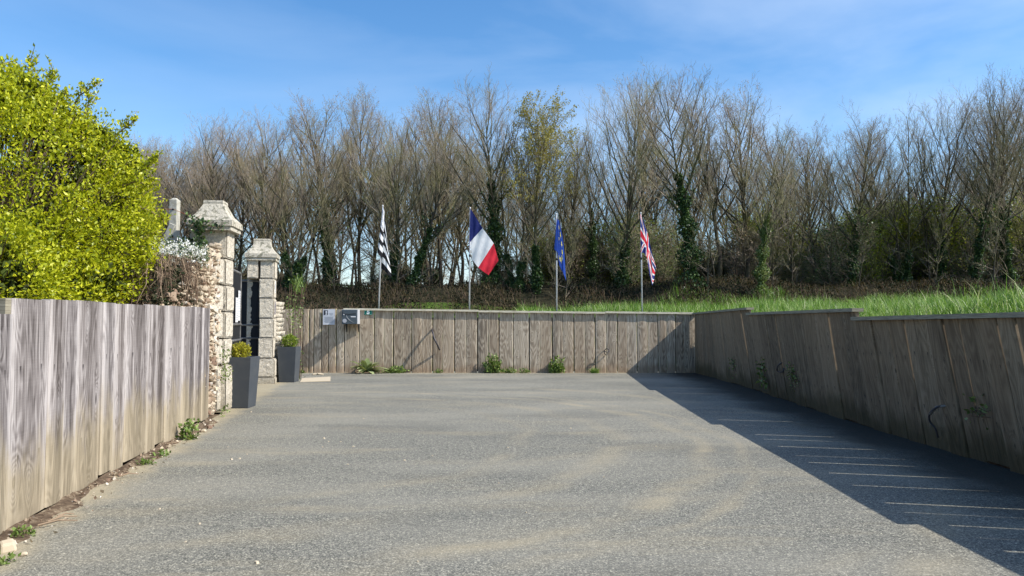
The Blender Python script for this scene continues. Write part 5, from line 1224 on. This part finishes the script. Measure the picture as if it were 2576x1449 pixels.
front = [  # picture x of foot, picture y of top, depth, kind, label, width
 (250, 330, 33.0, 'dense', 'bare tree behind the right half of the golden bush', 1.0),
 (345, 330, 34.0, 'dense', 'brown bare tree just right of the golden bush', 0.9),
 (430, 345, 33.5, 'dense', 'dense bare tree directly behind the concrete post', 1.0),
 (520, 288, 32.5, 'dense', 'broad twiggy tree above the near pillar cap', 1.15),
 (600, 300, 34.0, 'dense', 'twiggy tree rising between the two gate pillars', 1.0),
 (668, 268, 32.0, 'dense', 'brown twiggy tree above the far gate pillar', 1.0),
 (740, 285, 29.2, 'multi', 'many stemmed dark tree just right of the far gate pillar', 1.0),
 (830, 207, 32.0, 'oakA', 'tallest left-hand oak, ivy on its trunk, left of the striped flag', 1.1),
 (905, 222, 33.5, 'oakB', 'tall oak with pale buds just left of the striped flag', 0.9),
 (985, 275, 29.8, 'vase', 'spreading bare tree directly behind the striped flag', 1.0),
 (1035, 262, 28.9, 'lean', 'tree leaning right, rooted right of the striped flag', 0.9),
 (1110, 232, 33.0, 'oakB', 'pale topped tree midway between striped and tricolour flags', 1.0),
 (1160, 255, 34.0, 'slim', 'slim forked dark tree left of the tricolour flag', 1.0),
 (1240, 203, 29.2, 'ivied', 'tall ivy wrapped tree rising behind the tricolour flag', 1.0),
 (1300, 300, 28.8, 'multi', 'clump of mossy stems between the tricolour and blue flags', 0.9),
 (1350, 235, 28.6, 'leafy', 'tree with yellow young leaves at its top, left of the blue flag', 0.95),
 (1425, 300, 33.0, 'slim', 'thin bare tree just behind the blue starred flag', 1.0),
 (1490, 330, 32.0, 'ivied', 'short ivy column tree right of the blue starred flag', 0.75),
 (1565, 188, 29.5, 'vase', 'broad tall fan shaped tree left of the rightmost flag', 0.95),
 (1640, 200, 32.5, 'slim', 'slim dark trunked tree right of the rightmost flag', 1.0),
 (1738, 162, 28.2, 'ivied', 'tallest tree, trunk wrapped in thick ivy, above the far right corner', 1.0),
 (1810, 200, 32.6, 'slim', 'bare forked tree just right of the thick ivy trunk', 1.2),
 (1880, 200, 32.6, 'oakB', 'tall bare tree above the first step of the shaded wall', 1.0),
 (1915, 330, 27.6, 'ivied', 'tree cloaked in pale sunlit ivy rising from the meadow edge', 0.85),
 (1990, 290, 32.5, 'slim', 'bare tree right of the pale ivy cloaked tree', 1.1),
 (2050, 300, 33.5, 'oakB', 'lower twiggy tree at the dip in the treeline', 1.0),
 (2140, 278, 30.2, 'oakA', 'rounded bare oak above the second step of the shaded wall', 0.95),
 (2215, 300, 33.0, 'slim', 'slender tree right of the rounded oak', 1.0),
 (2270, 292, 32.0, 'multi', 'several dark stems with ivy right of the second wall step', 0.9),
 (2370, 225, 32.5, 'vase', 'tall fan crowned tree third from the right edge', 0.95),
 (2450, 212, 30.0, 'oakA', 'tall tree with dark ivy trunk second from the right edge', 0.95),
 (2545, 195, 31.5, 'lean', 'tall tree leaning at the right edge of the picture', 0.9),
 (2640, 190, 32.5, 'vase', 'tall bare tree cut off by the right edge', 1.0),
]
RT_ = random.Random(21)
for px, py, Y, kind, lb, wd in front:
    p = at(px, 730, Y); z0 = fieldz(p.x, Y); top = at(px, py, Y).z
    rz = RT_.uniform(0, 6.28)
    if kind == 'lean': rz = 0.2 if px < 2000 else 3.4
    place(kind, p.x, Y, (top-z0)*0.99, rz, lb, GF, wd, lightivy=(px == 1915))
# second and third rows
GM = 'bare trees standing deeper in the wood'
for k in range(52):
    px = -60+2760*(k+RT_.random()*0.9)/52; Y = RT_.uniform(35, 47)
    tp = pl([(0, 370), (500, 345), (800, 325), (1200, 335), (1380, 370), (1560, 330), (1750, 340), (1900, 340), (2050, 400), (2250, 390), (2400, 350), (2700, 320)], px)+RT_.uniform(-10, 90)
    p = at(px, 730, Y); top = at(px, tp, Y).z; kd = RT_.choice(['dense', 'dense', 'oakB', 'slim', 'vase', 'multi'] if px < 1300 else ['oakB', 'slim', 'vase', 'slim', 'multi'])
    place(kd, p.x, Y, top-fieldz(p.x, Y), RT_.uniform(0, 6.28), 'bare tree standing behind the front row, seen between its trunks', GM, RT_.uniform(0.85, 1.15), noivy=RT_.random() < 0.45)

for k in range(46):
    px = 640+2040*(k+RT_.random()*0.9)/46; Y = RT_.uniform(30.5, 38); p = at(px, 730, Y)
    place('pole', p.x, Y, RT_.uniform(4.5, 8.0), RT_.uniform(0, 6.28), 'young thin stemmed tree filling the gap between the bigger trunks', 'young thin trees between the bigger trunks', RT_.uniform(0.9, 1.4))

# understorey shrubs
def make_shrub(seed, leafm, nleaf, h=3.0, stems=9):
    R = random.Random(seed); segs = []; tips = []; mb = MB()
    for s in range(stems):
        a = R.uniform(0, 6.28); p = Vector((math.cos(a)*0.15, math.sin(a)*0.15, -0.1)); d = Vector((math.cos(a)*0.35, math.sin(a)*0.35, 1)).normalized(); pts = [p]
        for i in range(6): d = (d+Vector((R.gauss(0, .12), R.gauss(0, .12), 0.05))).normalized(); p = p+d*h*R.uniform(0.13, 0.18); pts.append(p)
        mb.tube(pts, [0.035-0.005*i for i in range(7)], 5, cap=False)
        for k in range(34):
            f = R.uniform(0.1, 1)*6; i = min(5, int(f)); q = pts[i].lerp(pts[i+1], f-i); nd = rot_about(pts[i+1]-pts[i], R.uniform(0.5, 1.2), R.uniform(0, 6.28)); L_ = R.uniform(0.2, 0.7); e = q+nd*L_*0.5; e2 = e+(nd+Vector((0, 0, .4)))*L_*0.5
            segs += [(tuple(q), tuple(e), 0.012, 0.008), (tuple(e), tuple(e2), 0.008, 0.004)]; tips += [e, e2]
            for _ in range(5):
                nd2 = rot_about(nd, R.uniform(0.5, 1.0), R.uniform(0, 6.28)); e3 = q.lerp(e2, R.random()); e4 = e3+nd2*R.uniform(0.1, 0.3); segs.append((tuple(e3), tuple(e4), 0.006, 0.003)); tips.append(e4)
    V, F = tubes_np(segs); out = {'stem': mb.mesh('stem', M['bark'], True), 'twig': np_mesh('twig', V, F, M['twig'])}
    T = np.array([tuple(t) for t in tips]); P_ = T[RG.integers(0, len(T), nleaf)]+RG.normal(size=(nleaf, 3))*0.09; V, F, R_ = leaves(P_, 0.055*(0.6+0.9*RG.random(nleaf)), 0.2, 0.65); out['foliage'] = np_mesh('foliage', V, F, M[leafm], R_); return out
SH = {'green': make_shrub(1, 'hazel', 8000), 'dark': make_shrub(2, 'ivy', 5000), 'thin': make_shrub(3, 'hazel', 1300, stems=11), 'bare': make_shrub(4, 'bud', 700, stems=12), 'ivyl': make_shrub(5, 'ivy_light', 3800)}
def shrub(kind, x, y, h, w, label, group):
    g = empty('shrub', (x, y, fieldz(x, y)-0.05), RT_.uniform(0, 6.28)); g.scale = (w, w, h/3.0); tag(g, label, 'shrub', group)
    for nm, me in SH[kind].items(): link(nm, me, g)
GS = 'undergrowth shrubs between the trunks of the wood'
for k in range(104):
    u = RT_.random(); px = (-40+2700*u) if RT_.random() < 0.25 else RT_.uniform(1380, 2680); Y = RT_.uniform(32.5, 44)
    p = at(px, 730, Y)
    if px < 700 or px > 1380:
        kd = RT_.choice(['green', 'thin', 'thin', 'bare', 'dark']) if px > 1980 else RT_.choice(['thin', 'bare', 'thin', 'dark', 'green']); h = RT_.uniform(1.6, 3.6)
    else: kd = RT_.choice(['bare', 'thin', 'bare']); h = RT_.uniform(0.7, 1.8)
    lab = {'green': 'yellow green leafing shrub deep between the trunks', 'thin': 'thin leaved shrub deep between the trunks', 'bare': 'leafless brown shrub deep between the trunks', 'dark': 'dark evergreen shrub deep between the trunks'}[kd]
    shrub(kd, p.x, Y, h, RT_.uniform(0.9, 1.5), lab, GS)
for px, Y, h, w, kd, lb in ((1575, 29.8, 2.4, 0.85, 'ivyl', 'leafy ivy bush on the bank left of the rightmost flag'), (1240, 29.9, 1.4, 0.7, 'dark', 'dark bush at the foot of the ivy wrapped tree behind the tricolour'), (2100, 31, 3.0, 1.2, 'dark', 'dark evergreen bush below the rounded oak'), (2330, 34, 4.2, 1.7, 'green', 'large yellow green bush glowing between the right-hand trunks'), (2200, 35, 4.0, 1.5, 'green', 'yellow green bush right of the dark evergreen bush'), (2420, 33, 3.6, 1.2, 'dark', 'dark bush below the second tree from the right edge'), (1660, 31, 2.8, 0.9, 'ivyl', 'leafy bush immediately right of the rightmost flag'), (2560, 33.5, 2.6, 1.2, 'green', 'green bush at the right edge below the leaning tree'), (960, 30.8, 1.2, 0.7, 'dark', 'low dark bush on the bank behind the striped flag pole')):
    p = at(px, 730, Y); shrub(kd, p.x, Y, h, w, lb, 'bushes on and behind the bank')

for k in range(22):
    px = 1900+800*RT_.random(); Y = RT_.uniform(34.5, 42); p = at(px, 730, Y)
    shrub('green', p.x, Y, RT_.uniform(2.6, 4.6), RT_.uniform(1.1, 1.6), 'yellow green leafing shrub deep between the trunks', GS)
for k in range(14):
    px = 710+1950*(k+RT_.random())/14; Y = RT_.uniform(27.8, 29.8); p = at(px, 730, Y)
    place('pole', p.x, Y, RT_.uniform(2.2, 5.0), RT_.uniform(0, 6.28), 'slender sapling rooted on the face of the bramble bank', 'slender saplings on the bank face', RT_.uniform(0.8, 1.2))
for k in range(36):
    px = RT_.uniform(690, 1420); Y = RT_.uniform(33, 44); p = at(px, 730, Y)
    place('pole', p.x, Y, RT_.uniform(5.0, 9.0), RT_.uniform(0, 6.28), 'young thin stemmed tree filling the gap between the bigger trunks', 'young thin trees between the bigger trunks', RT_.uniform(1.0, 1.5))
for k in range(9):
    px = RT_.uniform(230, 720); Y = RT_.uniform(35, 44); p = at(px, 730, Y); top = at(px, RT_.uniform(340, 430), Y).z
    place('dense', p.x, Y, top-fieldz(p.x, Y), RT_.uniform(0, 6.28), 'bare tree standing behind the front row, seen between its trunks', GM, RT_.uniform(0.9, 1.2), noivy=True)

# each deeper tree and shrub is told apart by the landmark it stands beyond
LM = [(-400, 'left of the concrete post'), (437, 'between concrete post and near gate pillar'), (545, 'between the two gate pillars'), (665, 'between far gate pillar and striped flag'), (963, 'between striped flag and tricolour flag'),
      (1185, 'between tricolour and blue starred flags'), (1400, 'between blue starred flag and rightmost flag'), (1612, 'between rightmost flag and far right corner'), (1742, 'between far corner and first wall step'),
      (1885, 'between first and second wall steps'), (2150, 'right of the second wall step, left part'), (2400, 'towards the right edge of the picture')]
ORD = ['first', 'second', 'third', 'fourth', 'fifth', 'sixth', 'seventh', 'eighth', 'ninth', 'tenth', 'eleventh', 'twelfth', 'thirteenth', 'fourteenth', 'fifteenth', 'sixteenth', 'seventeenth', 'eighteenth', 'nineteenth', 'twentieth', 'twenty-first', 'twenty-second', 'twenty-third', 'twenty-fourth', 'twenty-fifth', 'twenty-sixth', 'twenty-seventh', 'twenty-eighth']
KN = {'bare tree standing behind the front row, seen between its trunks': 'deeper bare tree', 'young thin stemmed tree filling the gap between the bigger trunks': 'young thin tree', 'yellow green leafing shrub deep between the trunks': 'yellow green shrub',
      'thin leaved shrub deep between the trunks': 'thin leaved shrub', 'leafless brown shrub deep between the trunks': 'leafless brown shrub', 'dark evergreen shrub deep between the trunks': 'dark evergreen shrub', 'slender sapling rooted on the face of the bramble bank': 'bank face sapling', 'low dark evergreen bush rooted on the crest of the bramble bank': 'low dark bush on the bramble bank'}
todo = {}
for o in C.objects:
    if o.parent is None and o.get('label') in KN:
        px = 1288+FPX*o.location.x/o.location.y; k = max(i for i, (a, b) in enumerate(LM) if px >= a or i == 0); todo.setdefault((o['label'], k), []).append((px, o))
for (lb, k), L_ in todo.items():
    for i, (px, o) in enumerate(sorted(L_, key=lambda t: t[0])): o['label'] = ORD[min(i, 27)]+' '+KN[lb]+' from the left, '+LM[k][1]
